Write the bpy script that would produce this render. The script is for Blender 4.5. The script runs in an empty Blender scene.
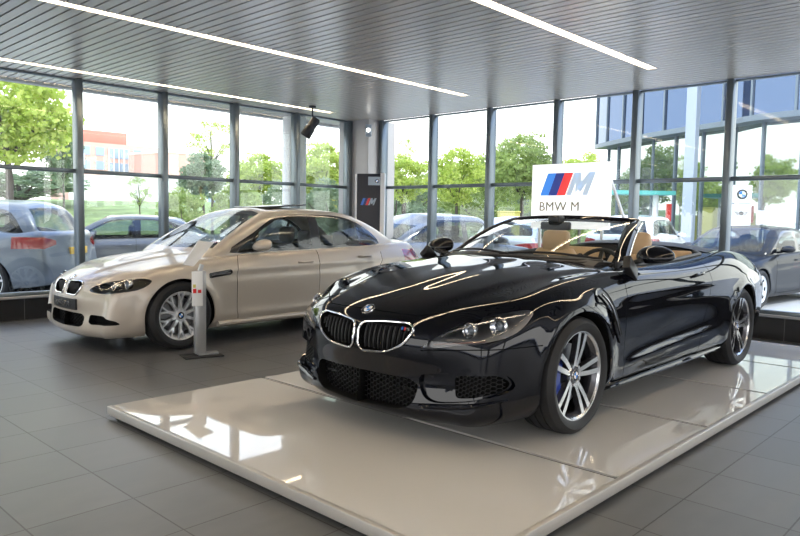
import bpy, bmesh, math, random
import numpy as np
from mathutils import Vector, Matrix
from mathutils.bvhtree import BVHTree
C = bpy.context.scene.collection
PI = math.pi
# ---------------------------------------------------------------- camera, sky, exposure
F_PX, PITCH, ROLL, YAW = 693.76, -0.0703388, -0.0172249, 0.8157828
CAM = Vector((-0.0167, -0.0153, 1.3101))
cy, sy, cp, sp = math.cos(YAW), math.sin(YAW), math.cos(PITCH), math.sin(PITCH)
fw = Vector((sy*cp, cy*cp, sp)); rt = Vector((cy, -sy, 0)); dn = fw.cross(rt)
rt2 = rt*math.cos(ROLL) + dn*math.sin(ROLL); dn2 = -rt*math.sin(ROLL) + dn*math.cos(ROLL)
cd = bpy.data.cameras.new('camera'); cam = bpy.data.objects.new('camera', cd); C.objects.link(cam)
up = -dn2; bk = -fw
cam.matrix_world = Matrix(((rt2.x, up.x, bk.x, CAM.x), (rt2.y, up.y, bk.y, CAM.y), (rt2.z, up.z, bk.z, CAM.z), (0, 0, 0, 1)))
cd.sensor_fit = 'HORIZONTAL'; cd.sensor_width = 36; cd.lens = F_PX/800*36; cd.clip_start = .05; cd.clip_end = 600
bpy.context.scene.camera = cam
vs = bpy.context.scene.view_settings
vs.view_transform = 'Standard'; vs.look = 'None'; vs.gamma = 1; vs.exposure = 0.45; vs.use_curve_mapping = False

W = bpy.data.worlds.new('sky'); bpy.context.scene.world = W; W.use_nodes = True
nt = W.node_tree; nt.nodes.clear()
def N(nt, t, **k):
    n = nt.nodes.new(t)
    for a, v in k.items(): setattr(n, a, v)
    return n
tc = N(nt, 'ShaderNodeTexCoord'); sep = N(nt, 'ShaderNodeSeparateXYZ'); nt.links.new(tc.outputs['Generated'], sep.inputs[0])
ns = N(nt, 'ShaderNodeTexNoise'); ns.inputs['Scale'].default_value = 2.6; ns.inputs['Detail'].default_value = 6
mp = N(nt, 'ShaderNodeMapping'); mp.inputs['Scale'].default_value = (1, 1, 2.2)
nt.links.new(tc.outputs['Generated'], mp.inputs[0]); nt.links.new(mp.outputs[0], ns.inputs['Vector'])
cr = N(nt, 'ShaderNodeValToRGB'); cr.color_ramp.elements[0].position = .47; cr.color_ramp.elements[1].position = .60
cr.color_ramp.elements[0].color = (.30, .46, .92, 1); cr.color_ramp.elements[1].color = (1, 1, 1, 1)
nt.links.new(ns.outputs['Fac'], cr.inputs[0])
el = N(nt, 'ShaderNodeMapRange'); el.inputs['From Min'].default_value = .25; el.inputs['From Max'].default_value = .50
nt.links.new(sep.outputs['Z'], el.inputs['Value'])
mx = N(nt, 'ShaderNodeMixRGB'); mx.inputs[1].default_value = (1, .99, .97, 1)
nt.links.new(el.outputs[0], mx.inputs[0]); nt.links.new(cr.outputs[0], mx.inputs[2])
bg = N(nt, 'ShaderNodeBackground'); bg.inputs['Strength'].default_value = 2.9
wo = N(nt, 'ShaderNodeOutputWorld'); nt.links.new(mx.outputs[0], bg.inputs[0]); nt.links.new(bg.outputs[0], wo.inputs[0])
sd = bpy.data.lights.new('sun', 'SUN'); sd.energy = 2.4; sd.angle = .15; sd.color = (1, .96, .88)
sun = bpy.data.objects.new('sun', sd); C.objects.link(sun)
sun.rotation_euler = (math.radians(38), 0, math.radians(25))

# ---------------------------------------------------------------- helpers
def mat(name, col, rough=.5, metal=0, spec=.5, coat=0, emit=None, es=0, alpha=None, noise=None, ior=None, croug=.03):
    m = bpy.data.materials.new(name); m.use_nodes = True
    b = m.node_tree.nodes['Principled BSDF']
    b.inputs['Base Color'].default_value = (*col, 1); b.inputs['Roughness'].default_value = rough
    b.inputs['Metallic'].default_value = metal; b.inputs['Specular IOR Level'].default_value = spec
    b.inputs['Coat Weight'].default_value = coat; b.inputs['Coat Roughness'].default_value = croug
    if ior: b.inputs['IOR'].default_value = ior
    if emit: b.inputs['Emission Color'].default_value = (*emit, 1); b.inputs['Emission Strength'].default_value = es
    if noise:
        sc, amt = noise; t = m.node_tree
        tx = N(t, 'ShaderNodeTexCoord'); n = N(t, 'ShaderNodeTexNoise'); n.inputs['Scale'].default_value = sc; n.inputs['Detail'].default_value = 5
        r = N(t, 'ShaderNodeValToRGB'); e = r.color_ramp.elements
        e[0].position = .3; e[1].position = .7
        e[0].color = (*[max(0, c*(1-amt)) for c in col], 1); e[1].color = (*[min(1, c*(1+amt)) for c in col], 1)
        t.links.new(tx.outputs['Object'], n.inputs['Vector']); t.links.new(n.outputs['Fac'], r.inputs[0]); t.links.new(r.outputs[0], b.inputs['Base Color'])
    return m
def glass(name, tint, refl=.06, rough=0.0, body=None):
    m = bpy.data.materials.new(name); m.use_nodes = True; t = m.node_tree; t.nodes.clear()
    o = N(t, 'ShaderNodeOutputMaterial'); tr = N(t, 'ShaderNodeBsdfTransparent'); tr.inputs[0].default_value = (*tint, 1)
    gl = N(t, 'ShaderNodeBsdfGlossy'); gl.inputs['Roughness'].default_value = rough
    lw = N(t, 'ShaderNodeLayerWeight'); lw.inputs['Blend'].default_value = .5
    pw = N(t, 'ShaderNodeMath', operation='POWER'); pw.inputs[1].default_value = 5
    ad = N(t, 'ShaderNodeMath', operation='MULTIPLY_ADD'); ad.inputs[1].default_value = .85; ad.inputs[2].default_value = refl
    mi = N(t, 'ShaderNodeMixShader')
    t.links.new(lw.outputs['Facing'], pw.inputs[0]); t.links.new(pw.outputs[0], ad.inputs[0]); t.links.new(ad.outputs[0], mi.inputs[0]); t.links.new(tr.outputs[0], mi.inputs[1]); t.links.new(gl.outputs[0], mi.inputs[2])
    t.links.new(mi.outputs[0], o.inputs[0]); return m
def tag(o, label=None, cat=None, group=None, kind=None):
    if label: o['label'] = label
    if cat: o['category'] = cat
    if group: o['group'] = group
    if kind: o['kind'] = kind
    return o
def empty(name, loc=(0, 0, 0), rz=0):
    o = bpy.data.objects.new(name, None); C.objects.link(o); o.location = loc; o.rotation_euler = (0, 0, rz); o.empty_display_size = .1; return o
def link(name, me, parent=None, mats=()):
    for m in mats: me.materials.append(m)
    o = bpy.data.objects.new(name, me); C.objects.link(o)
    if parent: o.parent = parent
    return o
def copy_tree(o, parent=None):
    c = o.copy(); C.objects.link(c); c.parent = parent
    for ch in list(o.children): copy_tree(ch, c)
    return c
class MB:
    def __init__(s): s.v = []; s.f = []; s.m = []
    def add(s, vs, fs, mi=0):
        b = len(s.v); s.v += [tuple(v) for v in vs]; s.f += [tuple(b+i for i in f) for f in fs]; s.m += [mi]*len(fs)
    def box(s, x0, x1, y0, y1, z0, z1, mi=0):
        s.add([(x0, y0, z0), (x1, y0, z0), (x1, y1, z0), (x0, y1, z0), (x0, y0, z1), (x1, y0, z1), (x1, y1, z1), (x0, y1, z1)],
              [(0, 3, 2, 1), (4, 5, 6, 7), (0, 1, 5, 4), (1, 2, 6, 5), (2, 3, 7, 6), (3, 0, 4, 7)], mi)
    def bar(s, a, b, w, h, mi=0, up=(0, 0, 1)):
        a, b = Vector(a), Vector(b); d = (b-a).normalized(); u = Vector(up)
        if abs(d.dot(u)) > .99: u = Vector((0, 1, 0))
        sx = d.cross(u).normalized()*w/2; sz = sx.cross(d).normalized()*h/2
        q = [a-sx-sz, a+sx-sz, a+sx+sz, a-sx+sz]; q += [p+(b-a) for p in q]
        s.add(q, [(0, 3, 2, 1), (4, 5, 6, 7), (0, 1, 5, 4), (1, 2, 6, 5), (2, 3, 7, 6), (3, 0, 4, 7)], mi)
    def tube(s, pts, r, n=8, closed=False, mi=0, cap=True):
        pts = [Vector(p) for p in pts]; L = len(pts); rs = r if isinstance(r, (list, tuple)) else [r]*L
        rings = []; prev = None
        for i, p in enumerate(pts):
            if closed: t = pts[(i+1) % L]-pts[i-1]
            else: t = pts[min(i+1, L-1)]-pts[max(i-1, 0)]
            t.normalize()
            if prev is None:
                a = Vector((0, 0, 1)) if abs(t.z) < .9 else Vector((1, 0, 0)); nx = t.cross(a).normalized()
            else: nx = (prev-t*prev.dot(t)).normalized()
            prev = nx; ny = t.cross(nx)
            rings.append([p+(nx*math.cos(2*PI*k/n)+ny*math.sin(2*PI*k/n))*rs[i] for k in range(n)])
        vs = [v for g in rings for v in g]; fs = []
        for i in range(L if closed else L-1):
            j = (i+1) % L
            for k in range(n): fs.append((i*n+k, i*n+(k+1) % n, j*n+(k+1) % n, j*n+k))
        if cap and not closed: fs += [tuple(range(n))[::-1], tuple((L-1)*n+k for k in range(n))]
        s.add(vs, fs, mi)
    def lathe(s, prof, n=32, axis='z', c=(0, 0, 0), mi=0, closed=False):
        vs = []; fs = []; M = len(prof)
        for i in range(n):
            a = 2*PI*i/n
            for r, h in prof:
                x, y = r*math.cos(a), r*math.sin(a)
                p = (x, y, h) if axis == 'z' else ((x, h, y) if axis == 'y' else (h, x, y))
                vs.append((p[0]+c[0], p[1]+c[1], p[2]+c[2]))
        for i in range(n):
            j = (i+1) % n
            for k in range(M if closed else M-1):
                l = (k+1) % M
                fs.append((i*M+k, j*M+k, j*M+l, i*M+l))
        s.add(vs, fs, mi)
    def disk(s, c, r, axis='y', n=32, mi=0, sgn=1):
        vs = [];
        for k in range(n):
            a = 2*PI*k/n*sgn; u, w = r*math.cos(a), r*math.sin(a)
            vs.append((c[0]+u, c[1], c[2]+w) if axis == 'y' else ((c[0], c[1]+u, c[2]+w) if axis == 'x' else (c[0]+u, c[1]+w, c[2])))
        s.add(vs, [tuple(range(n))], mi)
    def mesh(s, name, smooth=False, ang=40):
        me = bpy.data.meshes.new(name); me.from_pydata(s.v, [], s.f)
        for p, m in zip(me.polygons, s.m): p.material_index = m
        b = bmesh.new(); b.from_mesh(me); bmesh.ops.recalc_face_normals(b, faces=b.faces); b.to_mesh(me); b.free()
        if smooth:
            me.shade_smooth(); me.set_sharp_from_angle(angle=math.radians(ang))
        return me
    def build(s, name, mats, parent=None, smooth=False, bevel=0, ang=40, seg=2):
        if not isinstance(mats, (list, tuple)): mats = [mats]
        me = s.mesh(name, smooth, ang)
        if bevel:
            b = bmesh.new(); b.from_mesh(me)
            es = [e for e in b.edges if len(e.link_faces) == 2 and e.calc_face_angle(0) > .6]
            bmesh.ops.bevel(b, geom=es, offset=bevel, segments=seg, affect='EDGES', profile=.5, clamp_overlap=True); b.to_mesh(me); b.free()
            me.shade_smooth(); me.set_sharp_from_angle(angle=math.radians(60))
        return link(name, me, parent, mats)
def rbox(name, x0, x1, y0, y1, z0, z1, m, parent=None, bevel=.01, seg=2):
    b = MB(); b.box(x0, x1, y0, y1, z0, z1); return b.build(name, m, parent, bevel=bevel, seg=seg)
def text_mesh(txt, size, depth=.002, shear=0, font=None, space=1, bold=0):
    cu = bpy.data.curves.new('t', 'FONT'); cu.body = txt; cu.size = size; cu.extrude = depth; cu.shear = shear
    cu.align_x = 'CENTER'; cu.align_y = 'CENTER'; cu.space_character = space; cu.offset = bold
    ob = bpy.data.objects.new('t', cu); C.objects.link(ob)
    bpy.context.view_layer.update()
    me = bpy.data.meshes.new_from_object(ob.evaluated_get(bpy.context.evaluated_depsgraph_get()))
    bpy.data.objects.remove(ob); bpy.data.curves.remove(cu); return me
def text(name, txt, size, m, parent, mtx, **k):
    me = text_mesh(txt, size, **k); me.materials.clear()
    o = link(name, me, parent, [m]); o.matrix_local = mtx; return o
def frame(o, x, y):      # matrix with origin o, local x, local y
    x = Vector(x).normalized(); y = Vector(y); y = (y-x*x.dot(y)).normalized(); z = x.cross(y)
    return Matrix(((x.x, y.x, z.x, o[0]), (x.y, y.y, z.y, o[1]), (x.z, y.z, z.z, o[2]), (0, 0, 0, 1)))

M = {}
M['alu'] = mat('window_aluminium', (.17, .20, .215), .35, .55)
M['sill'] = mat('brushed_sill', (.62, .61, .59), .3, .9)
M['dtile'] = mat('black_wall_tile', (.022, .021, .02), .25, spec=.5)
M['wallw'] = mat('light_plaster', (.75, .74, .72), .8, noise=(3, .04))
M['chrome'] = mat('chrome', (.85, .85, .86), .08, 1)
M['dchrome'] = mat('dark_chrome', (.25, .25, .27), .15, 1)
M['blackp'] = mat('black_plastic', (.012, .012, .013), .45)
M['blackg'] = mat('black_gloss', (.008, .008, .009), .08)
M['mesh'] = mat('grille_mesh', (.008, .008, .009), .45, spec=.3)
M['rubber'] = mat('tyre_rubber', (.014, .014, .015), .6, spec=.35)
M['black'] = mat('matt_black', (.006, .006, .006), .9, spec=.1)
M['white'] = mat('white_panel', (.82, .82, .81), .35)
M['red'] = mat('red_lamp', (.26, .008, .012), .12, coat=1)
M['blue'] = mat('logo_blue', (.02, .16, .62), .3)
M['navy'] = mat('logo_navy', (.01, .02, .13), .3)
M['lred'] = mat('logo_red', (.68, .02, .02), .3)
M['lgrey'] = mat('logo_grey', (.38, .46, .54), .3)
M['roundel_b'] = mat('badge_blue', (.02, .20, .65), .2, coat=1)
M['roundel_w'] = mat('badge_white', (.8, .8, .8), .2, coat=1)
M['windowglass'] = glass('window_glass', (.93, .96, .95), .045)
M['carglass'] = glass('car_glass', (.55, .60, .57), .06)
M['screen'] = glass('windscreen_glass', (.84, .88, .86), .05)
M['lensg'] = glass('lamp_lens', (.85, .87, .90), .06)
M['cream'] = mat('tan_leather', (.56, .39, .23), .5, noise=(6, .06))
M['dash'] = mat('dark_leather', (.018, .017, .017), .5)
M['plateY'] = mat('yellow_plate', (.75, .45, .05), .4)

def strip_noise_rough(m, sc, r0, r1):
    t = m.node_tree; b = t.nodes['Principled BSDF']; tx = N(t, 'ShaderNodeTexCoord'); n = N(t, 'ShaderNodeTexNoise')
    n.inputs['Scale'].default_value = sc; n.inputs['Detail'].default_value = 4; r = N(t, 'ShaderNodeMapRange')
    r.inputs['To Min'].default_value = r0; r.inputs['To Max'].default_value = r1
    t.links.new(tx.outputs['Object'], n.inputs['Vector']); t.links.new(n.outputs['Fac'], r.inputs['Value']); t.links.new(r.outputs[0], b.inputs['Roughness'])

# ---------------------------------------------------------------- the room
XR, YL, ZC = 8.6, 9.06, 3.0
X0, Y0 = -5.0, -6.0
def struct(o, label=None): o['kind'] = 'structure'; 
TX, TY, TXO, TYO = .462, .454, .965, 1.196
def tile_floor():
    m = bpy.data.materials.new('grey_stone_tile'); m.use_nodes = True; t = m.node_tree; b = t.nodes['Principled BSDF']
    tx = N(t, 'ShaderNodeTexCoord'); sp_ = N(t, 'ShaderNodeSeparateXYZ'); t.links.new(tx.outputs['Object'], sp_.inputs[0])
    def cell(out, size, off):
        s1 = N(t, 'ShaderNodeMath', operation='SUBTRACT'); s1.inputs[1].default_value = off; t.links.new(out, s1.inputs[0])
        d = N(t, 'ShaderNodeMath', operation='DIVIDE'); d.inputs[1].default_value = size; t.links.new(s1.outputs[0], d.inputs[0])
        fl = N(t, 'ShaderNodeMath', operation='FLOOR'); t.links.new(d.outputs[0], fl.inputs[0])
        fr = N(t, 'ShaderNodeMath', operation='FRACT'); t.links.new(d.outputs[0], fr.inputs[0])
        a = N(t, 'ShaderNodeMath', operation='SUBTRACT'); a.inputs[1].default_value = .5; t.links.new(fr.outputs[0], a.inputs[0])
        ab = N(t, 'ShaderNodeMath', operation='ABSOLUTE'); t.links.new(a.outputs[0], ab.inputs[0])
        g = N(t, 'ShaderNodeMath', operation='GREATER_THAN'); g.inputs[1].default_value = .5-.0035/size/1; t.links.new(ab.outputs[0], g.inputs[0])
        return fl, g
    fx, gx = cell(sp_.outputs['X'], TX, TXO); fy, gy = cell(sp_.outputs['Y'], TY, TYO)
    mxg = N(t, 'ShaderNodeMath', operation='MAXIMUM'); t.links.new(gx.outputs[0], mxg.inputs[0]); t.links.new(gy.outputs[0], mxg.inputs[1])
    cb = N(t, 'ShaderNodeCombineXYZ'); t.links.new(fx.outputs[0], cb.inputs[0]); t.links.new(fy.outputs[0], cb.inputs[1])
    wn = N(t, 'ShaderNodeTexWhiteNoise'); t.links.new(cb.outputs[0], wn.inputs['Vector'])
    n = N(t, 'ShaderNodeTexNoise'); n.inputs['Scale'].default_value = 4; n.inputs['Detail'].default_value = 7
    mpp = N(t, 'ShaderNodeMapping'); mpp.inputs['Scale'].default_value = (1, 2.2, 1); t.links.new(tx.outputs['Object'], mpp.inputs[0]); t.links.new(mpp.outputs[0], n.inputs['Vector'])
    ad = N(t, 'ShaderNodeMath', operation='MULTIPLY_ADD'); ad.inputs[1].default_value = .30; t.links.new(wn.outputs['Value'], ad.inputs[0]); t.links.new(n.outputs['Fac'], ad.inputs[2])
    r = N(t, 'ShaderNodeValToRGB'); e = r.color_ramp.elements; e[0].position = .35; e[1].position = .95
    e[0].color = (.100, .102, .104, 1); e[1].color = (.138, .140, .142, 1); t.links.new(ad.outputs[0], r.inputs[0])
    mi = N(t, 'ShaderNodeMixRGB'); mi.inputs[2].default_value = (.030, .027, .025, 1); t.links.new(mxg.outputs[0], mi.inputs[0]); t.links.new(r.outputs[0], mi.inputs[1]); t.links.new(mi.outputs[0], b.inputs['Base Color'])
    rr = N(t, 'ShaderNodeMapRange'); rr.inputs['To Min'].default_value = .30; rr.inputs['To Max'].default_value = .42; t.links.new(n.outputs['Fac'], rr.inputs['Value']); t.links.new(rr.outputs[0], b.inputs['Roughness'])
    bp = N(t, 'ShaderNodeBump'); bp.inputs['Strength'].default_value = .6; bp.inputs['Distance'].default_value = .002; inv = N(t, 'ShaderNodeMath', operation='SUBTRACT'); inv.inputs[0].default_value = 1
    t.links.new(mxg.outputs[0], inv.inputs[1]); t.links.new(inv.outputs[0], bp.inputs['Height']); t.links.new(bp.outputs[0], b.inputs['Normal'])
    return m
b = MB(); b.box(X0, XR+.1, Y0, YL+.1, -.1, 0); o = b.build('floor', tile_floor()); struct(o)
# ceiling: metal planks with dark gaps over a black void
M['plank'] = mat('ceiling_plank', (.70, .655, .59), .26, .38)
M['void'] = mat('ceiling_gap', (.02, .02, .02), .8)
M['fix'] = mat('lamp_housing', (.75, .75, .74), .4)
M['tube'] = mat('lamp_tube', (1, .9, .75), .4, emit=(1, .80, .55), es=21)
SL = .1055
lights = [(5.92, -3.0, 7.55), (3.30, -3.0, 7.50), (8.56, -3.0, 7.48), (.67, -3.0, 7.5), (-1.96, -3.0, 7.5)]
b = MB(); b.box(X0, XR+.05, Y0, YL+.75, ZC+.07, ZC+.2, 1)
x = XR-.012; 
while x > X0:
    x0 = x-SL+.019
    segs = [Y0]
    cuts = sorted([(ly-.055, ly+.055) for ly, a0, a1 in lights if x0 > a0-.05 and x < a1+.05])
    yy = Y0
    for c0, c1 in cuts+[(YL+.62, None)]:
        b.box(x0, x, yy, c0, ZC, ZC+.02, 0); yy = c1
    x -= SL
o = b.build('ceiling', [M['plank'], M['void']]); struct(o)
for li, (ly, a0, a1) in enumerate(lights):
    r = empty('ceiling_light', (a1, ly, ZC))
    lab = ['long recessed strip lamp in the slatted ceiling, running above the silver saloon', 'recessed ceiling strip lamp above the black convertible, ending near the right windows',
           'recessed ceiling strip lamp nearest the left window wall', 'recessed ceiling strip lamp over the tiled floor beside the platform', 'recessed ceiling strip lamp nearest the back wall'][li]
    tag(r, lab, 'ceiling lamp', 'ceiling strip lamps')
    h = MB(); Ln = a0-a1
    h.box(Ln, 0, -.055, -.05, -.004, .06); h.box(Ln, 0, .05, .055, -.004, .06); h.box(Ln, 0, -.055, .055, .06, .066); h.box(Ln-.005, Ln, -.055, .055, 0, .06); h.box(0, .005, -.055, .055, 0, .06)
    xx = -.05
    while xx > Ln:
        h.box(xx-.004, xx, -.05, .05, .006, .028); xx -= .09
    h.build('housing', M['fix'], r)
    s_ = 0
    tb = MB()
    while s_ > Ln+.2:
        e_ = max(s_-1.48, Ln+.02); tb.tube([(s_-.03, 0, .04), (e_+.03, 0, .04)], .017, 8); s_ = e_
    tb.build('lamp_tube', M['tube'], r, smooth=True)
# window walls
MW = .075
def wall_windows(side, n0, plane, axis, cents, lo, hi, ztr=1.85):
    # axis 'x': wall runs along x at y=plane ; axis 'y': runs along y at x=plane
    def bx(b, a0, a1, d0, d1, z0, z1, mi=0):
        if axis == 'x': b.box(a0, a1, plane+d0, plane+d1, z0, z1, mi)
        else: b.box(plane+d0, plane+d1, a0, a1, z0, z1, mi)
    w = MB(); bx(w, lo, hi, 0, .22, 0, .27); k = lo
    o = w.build('wall_'+side, M['dtile']); struct(o)
    g = MB(); a = hi-.25
    while a > lo:
        bx(g, a-.003, a+.003, -.0015, 0, 0.008, .268); a -= .565
    bx(g, lo, hi, -.0015, 0, .004, .010)
    o = g.build('baseboard_'+side, mat('tile_joint_'+side, (.10, .095, .09), .8)); struct(o)
    s = MB(); bx(s, lo, hi, -.035, .24, .27, .30); o = s.build('trim_'+side+'_sill' if 0 else 'trim_%d' % n0, M['sill'], bevel=.004); struct(o)
    ed = sorted(cents)
    for i in range(len(ed)-1):
        a, c = ed[i], ed[i+1]
        f = MB(); h = .03
        bx(f, a-MW/2 if i == 0 else a-MW/2, a+MW/2, -.06, .10, .30, ZC)       # mullion
        if i == len(ed)-2: bx(f, c-MW/2, c+MW/2, -.06, .10, .30, ZC)
        bx(f, a+MW/2, c-MW/2, .0, .08, .30, .345); bx(f, a+MW/2, c-MW/2, .0, .08, ztr-.025, ztr+.025); bx(f, a+MW/2, c-MW/2, .0, .08, ZC-.02, ZC)
        o = f.build('window_%d' % (n0+i), M['alu'], bevel=.004, seg=1); struct(o)
        for z0, z1 in ((.345, ztr-.025), (ztr+.025, ZC-.02)):
            p = MB(); bx(p, a+MW/2, c-MW/2, .035, .041, z0, z1); po = p.build('window_pane', M['windowglass'], o)
LX = [8.27-1.157*k for k in range(12)]
RY = [8.56-1.146*k for k in range(13)]
wall_windows('left', 1, YL, 'x', LX, X0, 8.3)
wall_windows('right', 21, XR, 'y', RY, Y0, 8.6)
# corner column
b = MB(); b.box(8.30, 8.95, 8.60, 9.35, 0, ZC); o = b.build('wall_corner', mat('corner_panel', (.42, .40, .39), .45, .3)); struct(o)
b = MB(); b.box(X0-.2, X0, Y0, YL, 0, .3); b.box(X0-.2, X0, Y0, YL, 2.8, ZC)
for yy in (-6, -2.3, 1.4, 5.1, 8.76): b.box(X0-.2, X0, yy, yy+.3, .3, 2.8)
o = b.build('wall_west', M['wallw']); struct(o)
b = MB(); b.box(X0, XR, Y0-.2, Y0, 0, .4); b.box(X0, XR, Y0-.2, Y0, 2.7, ZC); b.box(X0, X0+1.0, Y0-.2, Y0, .4, 2.7); b.box(2, 2.4, Y0-.2, Y0, .4, 2.7); b.box(7.6, XR, Y0-.2, Y0, .4, 2.7)
o = b.build('wall_back', M['wallw']); struct(o)
# eave beyond the left windows
b = MB(); b.box(X0, 8.95, YL+.62, YL+.75, ZC-.03, ZC+.3); o = b.build('trim_50', mat('eave', (.55, .53, .51), .5)); struct(o)
b = MB(); b.box(X0, XR+.3, YL+.10, YL+.13, ZC-.005, ZC+.07); o = b.build('trim_51', M['alu']); struct(o)
# platform
P0, P1, Q0, Q1, PZ = 1.90, 7.96, 1.43, 4.36, .075
plat = empty('display_platform', ((P0+P1)/2, (Q0+Q1)/2, 0)); tag(plat, 'low glossy cream display platform of large panels under the black convertible', 'platform')
M['gloss'] = mat('glossy_cream_panel', (.63, .618, .592), .03, coat=.3)
M['joint'] = mat('dark_joint', (.09, .085, .08), .6)
M['ptrim'] = mat('platform_edge', (.44, .425, .40), .35, .3)
cxp, cyp = (P0+P1)/2, (Q0+Q1)/2
b = MB()
for i in range(5):
    for j0, j1 in ((Q0+.03, Q1-.003),):
        b.box(P0+.03+1.2*i+.0015-cxp if i else P0+.03-cxp, min(P0+1.2*(i+1)-.0015+.0, P1-.03)-cxp, j0-cyp, j1-cyp, PZ-.02, PZ)
b.build('top_panel', M['gloss'], plat)
b = MB()
for i in range(1, 5): b.box(P0+1.2*i-.004+.0015*0-cxp, P0+1.2*i+.003-cxp, Q0+.03-cyp, Q1-.003-cyp, PZ-.018, PZ+.0004)
b.build('panel_joint', M['joint'], plat)
b = MB()
b.box(P0-cxp, P0+.03-cxp, Q0-cyp, Q1-cyp, .022, PZ+.002); b.box(P0+.03-cxp, P1-cxp, Q0-cyp, Q0+.03-cyp, .022, PZ+.002); b.box(P1-.03-cxp, P1-cxp, Q0+.03-cyp, Q1-cyp, .022, PZ+.002)
b.build('edge_trim', M['ptrim'], plat, bevel=.004)
b = MB(); b.box(P0+.05-cxp, P1-.05-cxp, Q0+.05-cyp, Q1-.02-cyp, 0, PZ-.02); b.build('base', M['black'], plat)
# ---------------------------------------------------------------- car shells
def interp(T, x):
    if x <= T[0][0]: return T[0][1]
    for (a, u), (b, v) in zip(T, T[1:]):
        if x <= b:
            t = (x-a)/(b-a); return u+(v-u)*t
    return T[-1][1]
def lattice(side, cx, cz, fc, rc, tj, level=3, pz=2.4, qf=2.2, qr=2.2):
    """closed box topology shell: side[i][k]=(x,y,z); cx,cz centre line of the top; fc/rc front and rear centre line per row"""
    I, K, J = len(side), len(side[0]), len(tj)
    V = []; idx = {}
    def vert(key, p):
        if key in idx: return idx[key]
        idx[key] = len(V); V.append(p); return idx[key]
    F = []
    for s in (1, -1):
        def sv(i, k): x, y, z = side[i][k]; return vert(('s', s, i, k), (x, s*y, z))
        def tv(i, j):
            if j == J-1: return sv(i, K-1)
            if i == 0: return fv(K-1, j)
            if i == I-1: return rv(K-1, j)
            t = tj[j]; x, y, z = side[i][K-1]
            return vert(('t', s if t else 0, i, j), (cx[i]+(x-cx[i])*t**2, s*y*t, cz[i]+(z-cz[i])*t**pz))
        def fv(k, j):
            if j == J-1: return sv(0, k)
            t = tj[j]; x, y, z = side[0][k]
            return vert(('f', s if t else 0, k, j), (fc[k][0]+(x-fc[k][0])*t**qf, s*y*t, fc[k][1]+(z-fc[k][1])*t**2))
        def rv(k, j):
            if j == J-1: return sv(I-1, k)
            t = tj[j]; x, y, z = side[I-1][k]
            return vert(('r', s if t else 0, k, j), (rc[k][0]+(x-rc[k][0])*t**qr, s*y*t, rc[k][1]+(z-rc[k][1])*t**2))
        def q(a, b, c, d): F.append((a, b, c, d) if s > 0 else (d, c, b, a))
        for i in range(I-1):
            for k in range(K-1): q(sv(i+1, k), sv(i, k), sv(i, k+1), sv(i+1, k+1))
            for j in range(J-1): q(tv(i, j), tv(i+1, j), tv(i+1, j+1), tv(i, j+1))
        for k in range(K-1):
            for j in range(J-1):
                q(fv(k, j), fv(k+1, j), fv(k+1, j+1), fv(k, j+1)); q(rv(k, j+1), rv(k+1, j+1), rv(k+1, j), rv(k, j))
    T = np.array(V, float); Cg = T.copy()
    def sub(P, lv):
        me = bpy.data.meshes.new('x'); me.from_pydata([tuple(p) for p in P], [], F)
        ob = bpy.data.objects.new('x', me); C.objects.link(ob); m = ob.modifiers.new('s', 'SUBSURF'); m.levels = lv; m.render_levels = lv
        m.boundary_smooth = 'ALL'
        bpy.context.view_layer.update()
        r = bpy.data.meshes.new_from_object(ob.evaluated_get(bpy.context.evaluated_depsgraph_get()))
        bpy.data.objects.remove(ob); bpy.data.meshes.remove(me); return r
    for it in range(5):
        r = sub(Cg, 1); a = np.zeros(len(r.vertices)*3); r.vertices.foreach_get('co', a); L = a.reshape(-1, 3)[:len(V)]; bpy.data.meshes.remove(r)
        Cg = Cg+(T-L)*.9
    r = sub(Cg, level); b = bmesh.new(); b.from_mesh(r); bpy.data.meshes.remove(r); return b
def half(bm):
    bmesh.ops.bisect_plane(bm, geom=bm.verts[:]+bm.edges[:]+bm.faces[:], plane_co=(0, 0, 0), plane_no=(0, -1, 0), clear_outer=True, dist=1e-5)
    for v in bm.verts:
        if abs(v.co.y) < 1e-5: v.co.y = 0
    bmesh.ops.recalc_face_normals(bm, faces=bm.faces)
    # make the side normals point outwards
    s = sum(f.normal.y*f.calc_area() for f in bm.faces)
    if s < 0: bmesh.ops.reverse_faces(bm, faces=bm.faces)
    bm.normal_update()
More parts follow.
